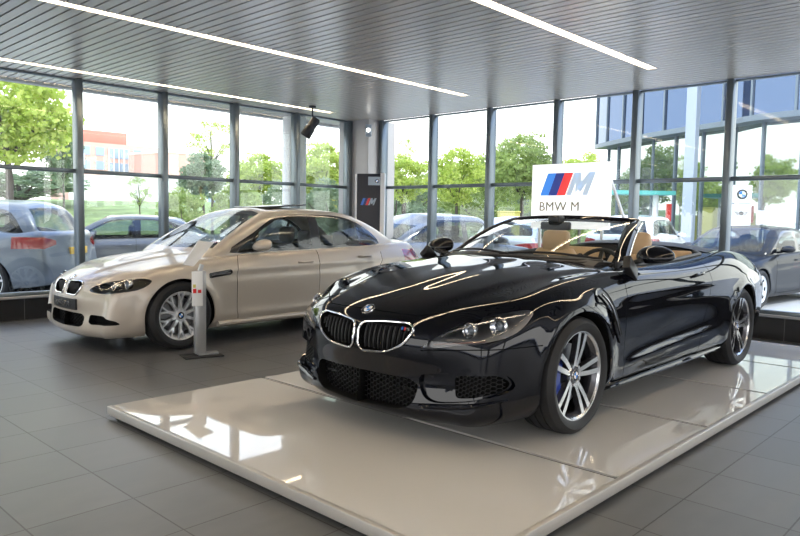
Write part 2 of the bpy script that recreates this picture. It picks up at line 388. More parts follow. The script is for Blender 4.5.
class Ref:
    def __init__(s, bm):
        bm.normal_update(); bm.verts.ensure_lookup_table(); bm.faces.ensure_lookup_table()
        b = bm.copy(); bmesh.ops.triangulate(b, faces=b.faces); b.verts.ensure_lookup_table(); b.faces.ensure_lookup_table(); b.normal_update()
        s.vn = [v.normal.copy() for v in b.verts]
        for v in b.verts:
            if v.co.y < 1e-6: n = s.vn[v.index]; n.y = 0; n.normalize()
        s.vc = [v.co.copy() for v in b.verts]; s.tr = [[v.index for v in f.verts] for f in b.faces]; b.free()
        s.t = BVHTree.FromPolygons(s.vc, s.tr)
    def normal(s, p):
        co, n, i, d = s.t.find_nearest(p)
        if co is None or d > 2e-3: return None
        a, b, c = [s.vc[k] for k in s.tr[i]]; n0 = n.length and (b-a).cross(c-a); A = n0.length
        if A < 1e-14: return n
        wa = (b-co).cross(c-co).length/A; wb = (c-co).cross(a-co).length/A; wc = (a-co).cross(b-co).length/A
        return (s.vn[s.tr[i][0]]*wa+s.vn[s.tr[i][1]]*wb+s.vn[s.tr[i][2]]*wc).normalized()
    def cast(s, p, d, far=9):
        h = s.t.ray_cast(Vector(p), Vector(d).normalized(), far); return h[0], h[1]
    def side(s, x, z, off=0):
        h, n = s.cast((x, 1.6, z), (0, -1, 0))
        if h is None: return None, None
        n = s.normal(h) or n; return h+n*off, n
    def front(s, y, z, off=0):
        h, n = s.cast((-3, y, z), (1, 0, 0))
        if h is None: return None, None
        n = s.normal(h) or n; return h+n*off, n
    def rear(s, y, z, off=0):
        h, n = s.cast((7, y, z), (-1, 0, 0))
        if h is None: return None, None
        n = s.normal(h) or n; return h+n*off, n
    def top(s, x, y, off=0):
        h, n = s.cast((x, y, 3), (0, 0, -1))
        if h is None: return None, None
        n = s.normal(h) or n; return h+n*off, n
def inpoly(x, y, P):
    c = False; n = len(P); j = n-1
    for i in range(n):
        xi, yi = P[i]; xj, yj = P[j]
        if (yi > y) != (yj > y) and x < (xj-xi)*(y-yi)/(yj-yi)+xi: c = not c
        j = i
    return c
def carve(bm, P, ax, cond):
    """cut the outline P (2-D in axes ax) into the faces that satisfy cond; return the faces inside"""
    u, w = ax; eps = .004
    bx0, bx1 = min(p[0] for p in P)-eps, max(p[0] for p in P)+eps; by0, by1 = min(p[1] for p in P)-eps, max(p[1] for p in P)+eps
    def bb(f):
        a = [v.co[u] for v in f.verts]; b = [v.co[w] for v in f.verts]; return min(a), max(a), min(b), max(b)
    def near(f, r):
        q = bb(f); return q[1] >= r[0] and q[0] <= r[1] and q[3] >= r[2] and q[2] <= r[3]
    base = [f for f in bm.faces if near(f, (bx0, bx1, by0, by1)) and cond(f.calc_center_median(), f.normal)]
    S = set(base)
    for i in range(len(P)):
        a, b = P[i-1], P[i]; d = (b[0]-a[0], b[1]-a[1]); L = math.hypot(*d)
        if L < 1e-6: continue
        no = [0, 0, 0]; no[u] = d[1]/L; no[w] = -d[0]/L; co = [0, 0, 0]; co[u], co[w] = a
        r = (min(a[0], b[0])-1e-4, max(a[0], b[0])+1e-4, min(a[1], b[1])-1e-4, max(a[1], b[1])+1e-4)
        cand = [f for f in S if f.is_valid and near(f, r)]
        if not cand: continue
        es = {e for f in cand for e in f.edges}; vs = {v for f in cand for v in f.verts}
        g = bmesh.ops.bisect_plane(bm, geom=list(vs)+list(es)+cand, plane_co=co, plane_no=no, dist=2e-5)
        for x in g['geom']:
            if isinstance(x, bmesh.types.BMFace): S.add(x)
        for x in g['geom_cut']:
            if isinstance(x, bmesh.types.BMEdge):
                for f in x.link_faces: S.add(f)
    out = []
    for f in S:
        if not f.is_valid: continue
        c = f.calc_center_median()
        if inpoly(c[u], c[w], P) and cond(c, f.normal): out.append(f)
    return out
def lift(bm, faces, delete=True):
    nb = bmesh.new(); mp = {}
    for f in faces:
        for v in f.verts:
            if v not in mp: mp[v] = nb.verts.new(v.co)
        nf = nb.faces.new([mp[v] for v in f.verts]); nf.material_index = f.material_index; nf.smooth = True
    if delete: bmesh.ops.delete(bm, geom=faces, context='FACES')
    nb.normal_update(); return nb
def recess(bm, faces, vec=None, depth=.006, mi=1, wall=None):
    """push faces inwards, leaving walls; cap gets material mi, walls too unless wall given"""
    bm.normal_update()
    vn = {}
    if vec is None:
        for f in faces:
            for v in f.verts: vn[v.co.copy().freeze()] = v.normal.copy()
    r = bmesh.ops.extrude_face_region(bm, geom=faces)
    nv = [x for x in r['geom'] if isinstance(x, bmesh.types.BMVert)]; nf = [x for x in r['geom'] if isinstance(x, bmesh.types.BMFace)]
    bmesh.ops.delete(bm, geom=[f for f in faces if f.is_valid], context='FACES')
    for v in nv:
        if vec is None:
            k = v.co.copy().freeze(); n = vn.get(k, v.normal); v.co = v.co-n*depth
        else: v.co = v.co+Vector(vec)
        if v.co.y < 0: v.co.y = 0
    S = set(nf)
    for f in nf: f.material_index = mi
    for v in nv:
        for f in v.link_faces:
            if f not in S: f.material_index = mi if wall is None else wall
    return nf
def strip(pts, w):
    """closed outline of a thin strip along a 2-D polyline"""
    L = []; R = []
    for i, p in enumerate(pts):
        a = pts[max(i-1, 0)]; b = pts[min(i+1, len(pts)-1)]; d = (b[0]-a[0], b[1]-a[1]); l = math.hypot(*d); n = (-d[1]/l*w/2, d[0]/l*w/2)
        L.append((p[0]+n[0], p[1]+n[1])); R.append((p[0]-n[0], p[1]-n[1]))
    return L+R[::-1]
def smooth_poly(pts, n=6, closed=True):
    out = []; L = len(pts)
    rng = range(L) if closed else range(L-1)
    for i in rng:
        p0, p1, p2, p3 = [pts[(i+k) % L] if closed else pts[min(max(i+k, 0), L-1)] for k in (-1, 0, 1, 2)]
        for s in range(n):
            t = s/n
            out.append(tuple(.5*((2*p1[a])+(-p0[a]+p2[a])*t+(2*p0[a]-5*p1[a]+4*p2[a]-p3[a])*t*t+(-p0[a]+3*p1[a]-3*p2[a]+p3[a])*t**3) for a in range(len(p1))))
    if not closed: out.append(tuple(pts[-1]))
    return out
def round_poly(pts, r, n=4):
    out = []; L = len(pts)
    for i in range(L):
        p = Vector((*pts[i], 0)); a = Vector((*pts[i-1], 0)); b = Vector((*pts[(i+1) % L], 0))
        rr = min(r, (a-p).length*.45, (b-p).length*.45); s = p+(a-p).normalized()*rr; e = p+(b-p).normalized()*rr
        for k in range(n+1):
            t = k/n; q = s*(1-t)**2+p*2*t*(1-t)+e*t*t; out.append((q.x, q.y))
    return out
def finish(bm, name, mats, ref=None, parent=None, mirror=True, ang=30):
    bm.normal_update()
    if mirror:
        g = bmesh.ops.duplicate(bm, geom=bm.verts[:]+bm.edges[:]+bm.faces[:])
        nf = [x for x in g['geom'] if isinstance(x, bmesh.types.BMFace)]
        for x in g['geom']:
            if isinstance(x, bmesh.types.BMVert): x.co.y = -x.co.y
        bmesh.ops.reverse_faces(bm, faces=nf)
        bmesh.ops.remove_doubles(bm, verts=[v for v in bm.verts if abs(v.co.y) < 1e-5], dist=1e-5)
    for f in bm.faces: f.smooth = True
    bm.normal_update()
    me = bpy.data.meshes.new(name); bm.to_mesh(me); bm.free()
    if ref:
        fn = [p.normal.copy() for p in me.polygons]; cache = {}
        ln = [None]*len(me.loops); co = [v.co for v in me.vertices]; ca = math.cos(math.radians(50))
        for p in me.polygons:
            for li in p.loop_indices:
                vi = me.loops[li].vertex_index
                if vi not in cache:
                    c = co[vi]; s = -1 if c.y < 0 else 1; n = ref.normal(Vector((c.x, abs(c.y), c.z)))
                    cache[vi] = Vector((n.x, n.y*s, n.z)) if n else None
                n = cache[vi]
                ln[li] = n if (n is not None and n.dot(fn[p.index]) > ca) else fn[p.index]
        me.normals_split_custom_set([tuple(n) for n in ln])
    else: me.set_sharp_from_angle(angle=math.radians(ang))
    o = link(name, me, parent, mats); return o
def circ(cx, cz, r, a0=0, a1=360, n=48):
    full = a1-a0 >= 360; m = n if full else n+1
    return [(cx+r*math.cos(math.radians(a0+(a1-a0)*k/n)), cz+r*math.sin(math.radians(a0+(a1-a0)*k/n))) for k in range(m)]
def arch(bm, cx, cz, r, zlow, depth=.28):
    P = circ(cx, cz, r, -35, 215, 44)
    P = [p for p in P if p[1] > zlow-.02]; P = P+[(P[-1][0], zlow-.3), (P[0][0], zlow-.3)]
    fs = carve(bm, P, (0, 2), lambda c, n: c.y > .45)
    rim_e = set(); S = set(fs)
    for f in fs:
        for e in f.edges:
            if any(g not in S for g in e.link_faces): rim_e.add(e)
    bmesh.ops.delete(bm, geom=fs, context='FACES')
    es = [e for e in rim_e if e.is_valid]
    g = bmesh.ops.extrude_edge_only(bm, edges=es); nv = [x for x in g['geom'] if isinstance(x, bmesh.types.BMVert)]
    for v in nv:
        d = Vector((v.co.x-cx, 0, v.co.z-cz)); v.co.y -= .012; v.co += d.normalized()*(-.004) if d.length else d
    for x in g['geom']:
        if isinstance(x, bmesh.types.BMFace): x.material_index = 0
    es = [x for x in g['geom'] if isinstance(x, bmesh.types.BMEdge) and all(v in nv for v in x.verts)]
    g = bmesh.ops.extrude_edge_only(bm, edges=es); nv = [x for x in g['geom'] if isinstance(x, bmesh.types.BMVert)]
    for v in nv:
        v.co.y -= depth
        d = Vector((v.co.x-cx, 0, v.co.z-cz)).normalized(); v.co += d*.02
    for x in g['geom']:
        if isinstance(x, bmesh.types.BMFace): x.material_index = 1
def bump(bm, fn):
    bm.normal_update(); nn = {v: v.normal.copy() for v in bm.verts}
    for v in bm.verts:
        d = fn(v.co, nn[v])
        if d:
            y0 = v.co.y; v.co = v.co+nn[v]*d
            if y0 < 1e-5: v.co.y = 0
    bm.normal_update()
def gs(x, w): return math.exp(-(x/w)**2)
def ss(a, b, x):
    t = min(1, max(0, (x-a)/(b-a))); return t*t*(3-2*t)

# ---------------------------------------------------------------- wheels (axis along y, outer face towards +y)
def roundel(parent, o, x, y, r, name='badge'):
    """round emblem: dark ring with four blue and white quarters"""
    b = MB(); n = 32
    b.lathe([(r, 0), (r, .004), (r*.96, .006), (r*.68, .006), (0, .0055)], n)
    bb = b.build(name, [M['blackg']], parent, smooth=True); bb.matrix_local = frame(o, x, y)
    q = MB()
    for k in range(4):
        vs = [(0, 0, .0065)]+[(r*.62*math.cos(PI/2*k+PI/2*i/8), r*.62*math.sin(PI/2*k+PI/2*i/8), .0065) for i in range(9)]
        q.add(vs, [tuple(range(10))], k % 2)
    q.lathe([(r*.62, .005), (r*.64, .0072), (r*.68, .005)], n, mi=2); q.lathe([(r*.95, .004), (r*.99, .0072), (r*1.03, .0)], n, mi=2)
    o2 = q.build('emblem', [M['roundel_w'], M['roundel_b'], M['chrome']], bb, smooth=True)
    return bb
def spoke_pair(b, r0, r1, a_in, a_out, ang, w0, w1, y0, y1, th, mi=0, mi2=1):
    """a spoke from (r0, ang+a_in) to (r1, ang+a_out): box section with machined face"""
    n = 7; P = []
    for i in range(n):
        t = i/(n-1); r = r0+(r1-r0)*t; a = ang+a_in+(a_out-a_in)*t; w = (w0+(w1-w0)*t)/2
        y = y0+(y1-y0)*(t**1.6)+.008*math.sin(PI*t)
        dx, dz = math.cos(a), math.sin(a); nx, nz = -dz, dx
        P.append([(r*dx+nx*w, y, r*dz+nz*w), (r*dx-nx*w, y, r*dz-nz*w), (r*dx-nx*w*1.25, y-th, r*dz-nz*w*1.25), (r*dx+nx*w*1.25, y-th, r*dz+nz*w*1.25)])
    vs = [p for q in P for p in q]
    for i in range(n-1):
        for k in range(4):
            fmi = mi2 if k == 0 else mi
            b.add([P[i][k], P[i][(k+1) % 4], P[i+1][(k+1) % 4], P[i+1][k]], [(0, 1, 2, 3)], fmi)
    b.add(P[-1], [(0, 1, 2, 3)], mi)
M['rimd'] = mat('wheel_dark_grey', (.10, .10, .11), .25, .8)
M['rimm'] = mat('wheel_machined', (.62, .62, .63), .22, 1)
M['rims'] = mat('wheel_silver', (.74, .75, .77), .3, .7)
M['disc'] = mat('brake_steel', (.28, .28, .29), .3, 1)
M['blueC'] = mat('blue_caliper', (.01, .04, .30), .3, coat=1)
M['hub'] = mat('hubcap_white', (.62, .63, .64), .35, .3)
def wheel(style, R, rr, w, label=None, badge=True):
    """returns the wheel (rim mesh) with tyre, hub cap, disc, caliper as children"""
    b = MB(); hw = w/2
    yf = hw-.012
    b.lathe([(rr+.004, -hw+.01), (rr-.012, -hw+.02), (rr-.03, -hw+.05), (rr-.035, hw-.05), (rr-.016, yf-.012), (rr-.006, yf-.002), (rr+.004, yf), (rr+.006, yf-.01)], 64, 'y', mi=0)
    b.lathe([(rr-.0165, yf-.0115), (rr-.008, yf-.001), (rr+.003, yf+.0015)], 64, 'y', mi=1)
    if style == 'double5':
        for k in range(5):
            a = PI/2+2*PI*k/5+.17
            for s in (-1, 1):
                spoke_pair(b, .050, rr-.012, s*.20, s*.145, a, .026, .030, yf-.030, yf-.006, .035)
            # web between the pair near hub
            spoke_pair(b, .04, rr*.42, 0, 0, a, .05, .03, yf-.042, yf-.034, .03, 0, 0)
        b.lathe([(.0, yf-.026), (.036, yf-.026), (.072, yf-.034), (.08, yf-.075), (0, yf-.08)], 40, 'y', mi=0)
        for k in range(5):
            a = PI/2+2*PI*k/5+.17+PI/5; b.lathe([(.0, yf-.024), (.010, yf-.024), (.010, yf-.05)], 10, 'y', c=(.057*math.cos(a), 0, .057*math.sin(a)), mi=1)
    elif style == 'mesh':
        for k in range(10):
            a = PI/2+2*PI*k/10
            spoke_pair(b, .05, rr*.60, 0, 0, a, .030, .022, yf-.03, yf-.02, .03, 1, 1)
            for s in (-1, 1): spoke_pair(b, rr*.56, rr-.010, s*.01, s*.155, a, .017, .017, yf-.021, yf-.004, .024, 1, 1)
        b.lathe([(0, yf-.024), (.035, yf-.024), (.07, yf-.032), (.075, yf-.07), (0, yf-.075)], 36, 'y', mi=1)
        for k in range(5):
            a = PI/2+2*PI*k/5+.3; b.lathe([(.0, yf-.022), (.010, yf-.022), (.010, yf-.05)], 10, 'y', c=(.056*math.cos(a), 0, .056*math.sin(a)), mi=0)
    elif style == 'star':
        for k in range(5):
            a = PI/2+2*PI*k/5
            for s in (-1, 1): spoke_pair(b, .05, rr-.012, s*.12, s*.17, a, .03, .026, yf-.03, yf-.008, .03, 1, 1)
        b.lathe([(0, yf-.024), (.07, yf-.03), (.075, yf-.07), (0, yf-.075)], 30, 'y', mi=1)
    else:   # steel wheel cover with round holes
        b.lathe([(0, yf-.012), (.05, yf-.014), (.09, yf-.022), (rr*.60, yf-.016)], 48, 'y', mi=1)
        for k in range(7):
            a0 = 2*PI*k/7; spoke_pair(b, rr*.58, rr-.004, 0, 0, a0, .075, .10, yf-.016, yf-.008, .02, 1, 1)
        b.lathe([(rr*.84, yf-.014), (rr, yf-.004)], 48, 'y', mi=1)
    rim = b.build('wheel', [M['rims'] if style in ('mesh', 'star') else M['rimd'] if style != 'cover' else M['blackp'], {'double5': M['rimm'], 'mesh': M['rims'], 'star': M['rims'], 'cover': M['hub']}[style]], None, smooth=True, ang=35)
    t = MB(); prof = [(rr-.002, -hw+.012), (rr+.02, -hw-.003), (rr+(R-rr)*.55, -hw-.009), (R-.022, -hw+.004), (R-.006, -hw+.02), (R, -hw+.05)]
    for g in (-.055, 0, .055):
        prof += [(R, g-.006), (R-.007, g-.004), (R-.007, g+.004), (R, g+.006)]
    prof += [(R, hw-.05), (R-.006, hw-.02), (R-.022, hw-.004), (rr+(R-rr)*.55, hw+.009), (rr+.03, hw+.006), (rr+.012, hw), (rr-.002, hw-.012)]
    t.lathe(prof, 72, 'y'); t.build('tyre', M['rubber'], rim, smooth=True, ang=30)
    d = MB(); d.lathe([(.06, .0), (.18, .0), (.18, .026), (.06, .026)], 48, 'y', mi=0, closed=True); d.lathe([(0, .026), (.075, .026), (.075, .05), (0, .05)], 24, 'y', mi=0)
    d.build('brake_disc', M['disc'], rim, smooth=True)
    if style == 'double5':
        cc = MB(); n = 8
        for i in range(n):
            a = math.radians(-38+70*i/n); a2 = math.radians(-38+70*(i+1)/n); vs = []
            for aa in (a, a2):
                for r_ in (.13, .205):
                    for y in (-.03, .065): vs.append((r_*math.cos(aa), y, r_*math.sin(aa)))
            cc.add(vs, [(0, 1, 3, 2), (4, 6, 7, 5), (1, 5, 7, 3), (0, 4, 5, 1), (2, 3, 7, 6)])
        cc.build('brake_caliper', M['blueC'], rim, smooth=True)
    if badge: roundel(rim, (0, yf-.026, 0), (-1, 0, 0), (0, 0, 1), .034, 'hub_cap')
    return rim
def place_wheels(root, wh, pts, hw):
    """pts: (x, z, track-half). first use the source, then copies; the +y side faces outwards, the other side is turned round"""
    first = True
    for x, z, ty in pts:
        for s in (1, -1):
            o = wh if first else copy_tree(wh); first = False
            o.parent = root; o.location = (x, s*ty, z); o.rotation_euler = (0, 0, 0 if s > 0 else PI)
def mirror_part(fn, names, m, root, **k):
    """build a part with fn(side)->MB for both sides"""
    r = []
    for s in (1, -1):
        b = fn(s); r.append(b.build(names, m, root, **k))
    return r
# ---------------------------------------------------------------- the black convertible
def pnt_paint(name, col, metal, rough, flake=.0, coat=1.0, spec=.5):
    m = mat(name, col, rough, metal, spec=spec, coat=coat, croug=.01); return m
M['bpaint'] = pnt_paint('black_metallic_paint', (.0025, .003, .0055), .0, .35, spec=.0, coat=.8)
M['spaint'] = pnt_paint('silver_beige_paint', (.46, .41, .35), .25, .40, coat=.6)
def seam(bm, lines, w=.005, depth=.006, cond=None, ax=(0, 2)):
    cond = cond or (lambda c, n: c.y > .5)
    for L in lines:
        fs = carve(bm, strip(L, w), ax, cond)
        if fs: recess(bm, fs, None, depth, 1)
def surf_pts(ref, P, mode, off):
    out = []
    for p in P:
        h, n = getattr(ref, mode)(*p, off)
        if h is not None: out.append(h)
    return out
def both_tube(P, r, n=6, closed=False):
    b = MB(); b.tube(P, r, n, closed); b.tube([Vector((p.x, -p.y, p.z)) for p in P], r, n, closed); return b
def honey(b, y0, y1, z0, z1, x, s=.022, r=.0022, keep=None, xf=None):
    """hexagonal mesh of thin bars in a y-z plane"""
    hx = s*1.5; hy = s*math.sqrt(3); i = 0; z = z0
    cols = int((y1-y0)/hx)+2; rows = int((z1-z0)/hy)+2
    for i in range(cols):
        for j in range(rows):
            cy_ = y0+i*hx; cz_ = z0+j*hy+(hy/2 if i % 2 else 0)
            for k in range(3):
                a0, a1 = math.radians(60*k), math.radians(60*k+60)
                p = (cy_+s*math.cos(a0), cz_+s*math.sin(a0)); q = (cy_+s*math.cos(a1), cz_+s*math.sin(a1))
                mid = ((p[0]+q[0])/2, (p[1]+q[1])/2)
                if keep and not keep(*mid): continue
                xx0 = x if xf is None else xf(*p); xx1 = x if xf is None else xf(*q)
                b.bar((xx0, p[0], p[1]), (xx1, q[0], q[1]), r*2, .008, up=(1, 0, 0))
def build_convertible():
    WR, WB = .345, 2.855
    def st(x, ys, zs): return [(x, y, z) for y, z in zip(ys, zs)]
    side = [
        [(-.655, .70, .13), (-.70, .755, .20), (-.665, .785, .36), (-.635, .805, .52), (-.58, .802, .655), (-.455, .757, .748)],
        st(-.34, (.80, .875, .895, .90, .880, .800), (.14, .22, .38, .55, .705, .800)),
        st(0.0, (.83, .905, .93, .937, .915, .815), (.16, .24, .40, .58, .77, .872)),
        st(.38, (.84, .905, .925, .930, .918, .825), (.17, .24, .40, .60, .80, .905)),
        st(.80, (.83, .900, .905, .915, .920, .840), (.17, .24, .40, .60, .805, .915)),
        st(1.30, (.83, .900, .900, .918, .930, .850), (.17, .24, .40, .60, .80, .915)),
        st(1.85, (.83, .905, .908, .932, .945, .855), (.17, .24, .40, .60, .80, .925)),
        st(2.30, (.83, .905, .930, .946, .950, .850), (.17, .24, .40, .60, .80, .945)),
        st(2.80, (.84, .895, .935, .948, .938, .815), (.18, .25, .40, .60, .80, .972)),
        st(3.20, (.83, .880, .915, .925, .905, .765), (.20, .27, .42, .60, .79, .968)),
        st(3.55, (.80, .840, .872, .880, .855, .715), (.22, .29, .44, .60, .78, .940)),
        [(3.76, .72, .24), (3.79, .775, .30), (3.81, .80, .45), (3.82, .80, .60), (3.80, .775, .76), (3.72, .665, .905)],
    ]
    cx = [-.80, -.56, -.10, .28, .62, 1.30, 1.85, 2.25, 2.75, 3.15, 3.50, 3.80]
    cz = [.715, .800, .895, .950, .985, .97, .98, 1.01, 1.04, 1.025, .985, .925]
    fc = [(-.80, .12), (-.895, .19), (-.875, .33), (-.905, .48), (-.895, .62), (-.80, .715)]
    rc = [(3.90, .24), (3.97, .30), (3.99, .45), (3.985, .60), (3.92, .76), (3.80, .925)]
    bm = lattice(side, cx, cz, fc, rc, (0, .30, .58, .82, 1), 3, pz=2.6, qf=2.5, qr=2.5)
    half(bm)
    def disp(c, n):
        d = 0
        if c.y > .6:
            for wx in (0, WB):
                r = math.hypot(c.x-wx, c.z-WR); d += .020*gs(r-.385, .055)*ss(.16, .3, c.z)*ss(.7, .8, c.y)
            # shoulder crease and lower door crease
            if .35 < c.x < 3.5 and n.y > .5:
                w = ss(.35, .8, c.x)*(1-ss(3.1, 3.5, c.x))
                zc = .770+.035*(c.x-.5)/2.4
                d += w*.007*(gs(c.z-zc, .022)-.9*gs(c.z-zc+.06, .05))
                zl = .31+.10*(c.x-.5)/1.9
                d += w*(.008*gs(c.z-zl, .03)-.005*gs(c.z-zl-.10, .07))*(1-ss(2.0, 2.4, c.x))
        if n.z > .5 and c.x < .62:     # bonnet: raised middle with two creases and an outer fender fold
            t = (c.x+.8)/1.4
            yb = min(.76, .37+.30*(c.x+.8))
            d += .010*(1-ss(yb-.045, yb+.045, c.y))*ss(-.8, -.5, c.x)*(1-ss(.45, .62, c.x))
            yi = .10+.14*t
            d -= .003*gs(c.y-yi, .07)*ss(-.75, -.4, c.x)*(1-ss(.4, .6, c.x))
            yo = .66+.08*t
            d -= .004*gs(c.y-yo, .05)*ss(-.5, -.2, c.x)*(1-ss(.3, .6, c.x))
        return d
    bump(bm, disp)
    ref = Ref(bm)
    root = empty('convertible_car', (3.60, 2.87, PZ)); tag(root, 'black open-top convertible with tan leather seats on the cream display platform', 'car')
    for f in bm.faces: f.material_index = 0
    front = lambda c, n: n.x < -.25 and c.x < -.3
    side_c = lambda c, n: c.y > .55 and n.y > .2
    # wheel arches
    arch(bm, 0, WR, .378, .17); arch(bm, WB, WR, .378, .17)
    # cockpit opening
    CP = [(.60, -.02), (.60, .55), (.80, .70), (1.2, .725), (2.42, .70), (2.56, .60), (2.62, .3), (2.62, -.02)]
    fs = carve(bm, CP, (0, 1), lambda c, n: n.z > .3 and c.z > .6); bmesh.ops.delete(bm, geom=fs, context='FACES')
    # kidney grilles
    K = round_poly([(.020, .645), (.18, .664), (.345, .668), (.392, .640), (.350, .560), (.235, .500), (.05, .488), (.020, .52)], .04, 4)
    fs = carve(bm, K, (1, 2), front); recess(bm, fs, (.06, 0, 0), mi=1)
    # lower intake: centre
    LI = round_poly([(-.05, .368), (.37, .366), (.42, .340), (.40, .235), (.33, .195), (-.05, .175)], .04, 4)
    fs = carve(bm, LI, (1, 2), front); recess(bm, fs, (.10, 0, 0), mi=1)
    # outer intakes
    OI2 = smooth_poly([(.435, .395), (.62, .425), (.79, .435), (.838, .39), (.825, .325), (.70, .282), (.52, .255), (.44, .30)], 4)
    fo = lambda c, n: c.x < -.3 and c.y > .3
    fs = carve(bm, OI2, (1, 2), fo); recess(bm, fs, (.035, -.006, 0), mi=0)
    OI = round_poly([(.585, .400), (.79, .418), (.822, .375), (.805, .330), (.70, .295), (.60, .280)], .03, 4)
    fs = carve(bm, OI, (1, 2), lambda c, n: fo(c, n) and n.x < -.3); recess(bm, fs, (.06, -.02, 0), mi=1)
    # headlights, outlined in the front view
    HL = smooth_poly([(.452, .552), (.505, .600), (.595, .672), (.70, .722), (.828, .752), (.852, .70), (.83, .632), (.74, .592), (.60, .568), (.50, .548)], 4)
    fs = carve(bm, HL, (1, 2), lambda c, n: c.x < -.15 and c.y > .3 and n.z < .93)
    hl = lift(bm, fs)
    # panel gaps
    seam(bm, [[(-.30, .60), (-.37, .42), (-.36, .28), (-.36, .16)], [(.62, .16), (.60, .30), (.60, .55), (.585, .80), (.60, .88), (.64, .93)], [(1.88, .20), (1.93, .34), (1.98, .5), (2.0, .7), (2.02, .85), (2.03, .955)],
              [(.60, .225), (1.2, .235), (1.90, .245)], [(-.60, .562), (-.5, .563), (-.37, .565)]], .006)
    seam(bm, [[(.44, .532), (.52, .538), (.60, .546), (.72, .556), (.82, .562)]], .006, .006, lambda c, n: c.x < -.5 and n.x < -.1, (1, 2))
    # door as its own panel
    DP = [(.604, .24), (1.88, .25), (1.93, .34), (1.977, .5), (1.997, .7), (2.017, .85), (2.02, .98), (.65, .98), (.604, .88), (.59, .80), (.604, .55)]
    fs = carve(bm, DP, (0, 2), lambda c, n: c.y > .70); door = lift(bm, fs)
    # bonnet outline gap, in top view
    HB = [(-.81, 0), (-.81, .12), (-.80, .25), (-.775, .37), (-.68, .50), (-.58, .615), (-.45, .70), (-.33, .745), (0, .775), (.35, .79), (.58, .80)]
    seam(bm, [HB], .006, .006, lambda c, n: n.z > .35 and c.z > .55 and c.x < .62, (0, 1))
    seam(bm, [[(3.0, .70), (2.60, .735), (2.42, .72)]], .006, .006, lambda c, n: n.z > .35, (0, 1))
    HP = [(-.807, -.02), (-.807, .12), (-.797, .25), (-.772, .367), (-.677, .497), (-.577, .612), (-.448, .697), (-.33, .742), (0, .772), (.35, .787), (.61, .797), (.61, -.02)]
    fs = carve(bm, HP, (0, 1), lambda c, n: n.z > .35 and c.z > .55 and c.x < .61); hood = lift(bm, fs)
    SKIN = [M['bpaint'], M['black']]
    finish(bm, 'body', SKIN, ref, root)
    finish(hood, 'bonnet', SKIN, ref, root)
    for s in (1, -1):
        d2 = door.copy()
        if s < 0:
            for v in d2.verts: v.co.y = -v.co.y
            bmesh.ops.reverse_faces(d2, faces=d2.faces[:])
        do = finish(d2, 'door', SKIN, ref, root, mirror=False)
        hd = MB(); P = [Vector((1.66+.022*i, 0, .842+.0012*i)) for i in range(11)]
        Q = []
        for i, p in enumerate(P):
            h, n = ref.side(p.x, p.z, .026*math.sin(PI*min(1, max(0, i/10)))**.4 if 0 < i < 10 else .0); Q.append(Vector((h.x, s*h.y, h.z)))
        hd.tube(Q, [.008]+[.013]*9+[.008], 8)
        hd.build('door_handle', M['bpaint'], do, smooth=True)
    door.free()
    # headlamps: clear cover over a recessed bowl
    for s in (1, -1):
        c2 = hl.copy(); bowl = hl.copy()
        for bb in (c2, bowl):
            if s < 0:
                for v in bb.verts: v.co.y = -v.co.y
                bmesh.ops.reverse_faces(bb, faces=bb.faces[:])
        bowl.normal_update()
        nf = recess(bowl, bowl.faces[:], (.05, -s*.02, -.012), mi=1)
        bo = finish(bowl, 'headlight', [M['dchrome'], M['lampin']], None, root, mirror=False)
        finish(c2, 'lamp_cover', [M['lensg']], None, bo, mirror=False)
        for k, (yy, zz, r) in enumerate(((.755, .672, .043), (.645, .648, .036))):
            h, n = ref.front(yy, zz, 0)
            if h is None: continue
            c = Vector((h.x+.042, s*(h.y-.01), h.z-.004)); rg = MB()
            rg.lathe([(r*1.0, -.012), (r*1.12, -.018), (r*1.22, -.010), (r*1.1, .02), (r*.9, .03), (r*.72, .012)], 28, 'x', c=c, mi=0)
            rg.lathe([(0, -.012), (r*.4, -.008), (r*.68, .004), (r*.72, .02), (0, .03)], 24, 'x', c=c, mi=1)
            rg.build('lamp_unit', [M['chrome'], M['lens']], bo, smooth=True)
        db = MB(); Q = []
        for i in range(13):
            t = i/12; h, n = ref.front(.50+.24*t, .568+.030*t, 0)
            if h is not None: Q.append(Vector((h.x+.012, s*h.y, h.z)))
        db.tube(Q, .006, 6); db.build('indicator_bar', M['amber'], bo, smooth=True)
        br = MB(); Q = []
        for i in range(15):
            t = i/14; h, n = ref.front(.53+.29*t, .615+.118*t**.7, 0)
            if h is not None: Q.append(Vector((h.x+.014, s*h.y, h.z-.004)))
        br.tube(Q, .006, 6); br.build('lamp_brow', M['rimm'], bo, smooth=True)
    hl.free()
    # kidney frames and bars
    for s in (1, -1):
        Q = [Vector((q.x-.004, s*q.y, q.z)) for q in surf_pts(ref, K, 'front', .002)]
        b = MB(); b.tube(Q, .0065, 8, closed=True); fr = b.build('kidney_grille', M['chrome'], root, smooth=True)
        b = MB()
        for i in range(10):
            y = .050+i*.034
            zt = .64 if y < .34 else .64-(y-.34)*.9; zb = .505 if y < .22 else .505+(y-.22)*.62
            if zt-zb < .03: continue
            pts = []
            for k in range(6):
                z = zb+(zt-zb)*k/5; h, n = ref.front(y, z, 0)
                if h is not None: pts.append(Vector((h.x+.022, s*y, z)))
            if len(pts) > 1:
                b.tube(pts, .0055, 6); b.tube([p+Vector((.012, s*.004, 0)) for p in pts], .0055, 6)
        b.build('grille_bars', M['gbar'], fr, smooth=True)
    # M badge inside left grille (near side)
    h, n = ref.front(.32, .64, 0); mb = MB()
    for k, mi in ((0, 0), (1, 1), (2, 2)):
        y0 = -.30-k*.011; mb.add([(h.x+.004, y0, .628), (h.x+.004, y0-.009, .628), (h.x+.004, y0-.014, .646), (h.x+.004, y0-.005, .646)], [(0, 1, 2, 3)], mi)
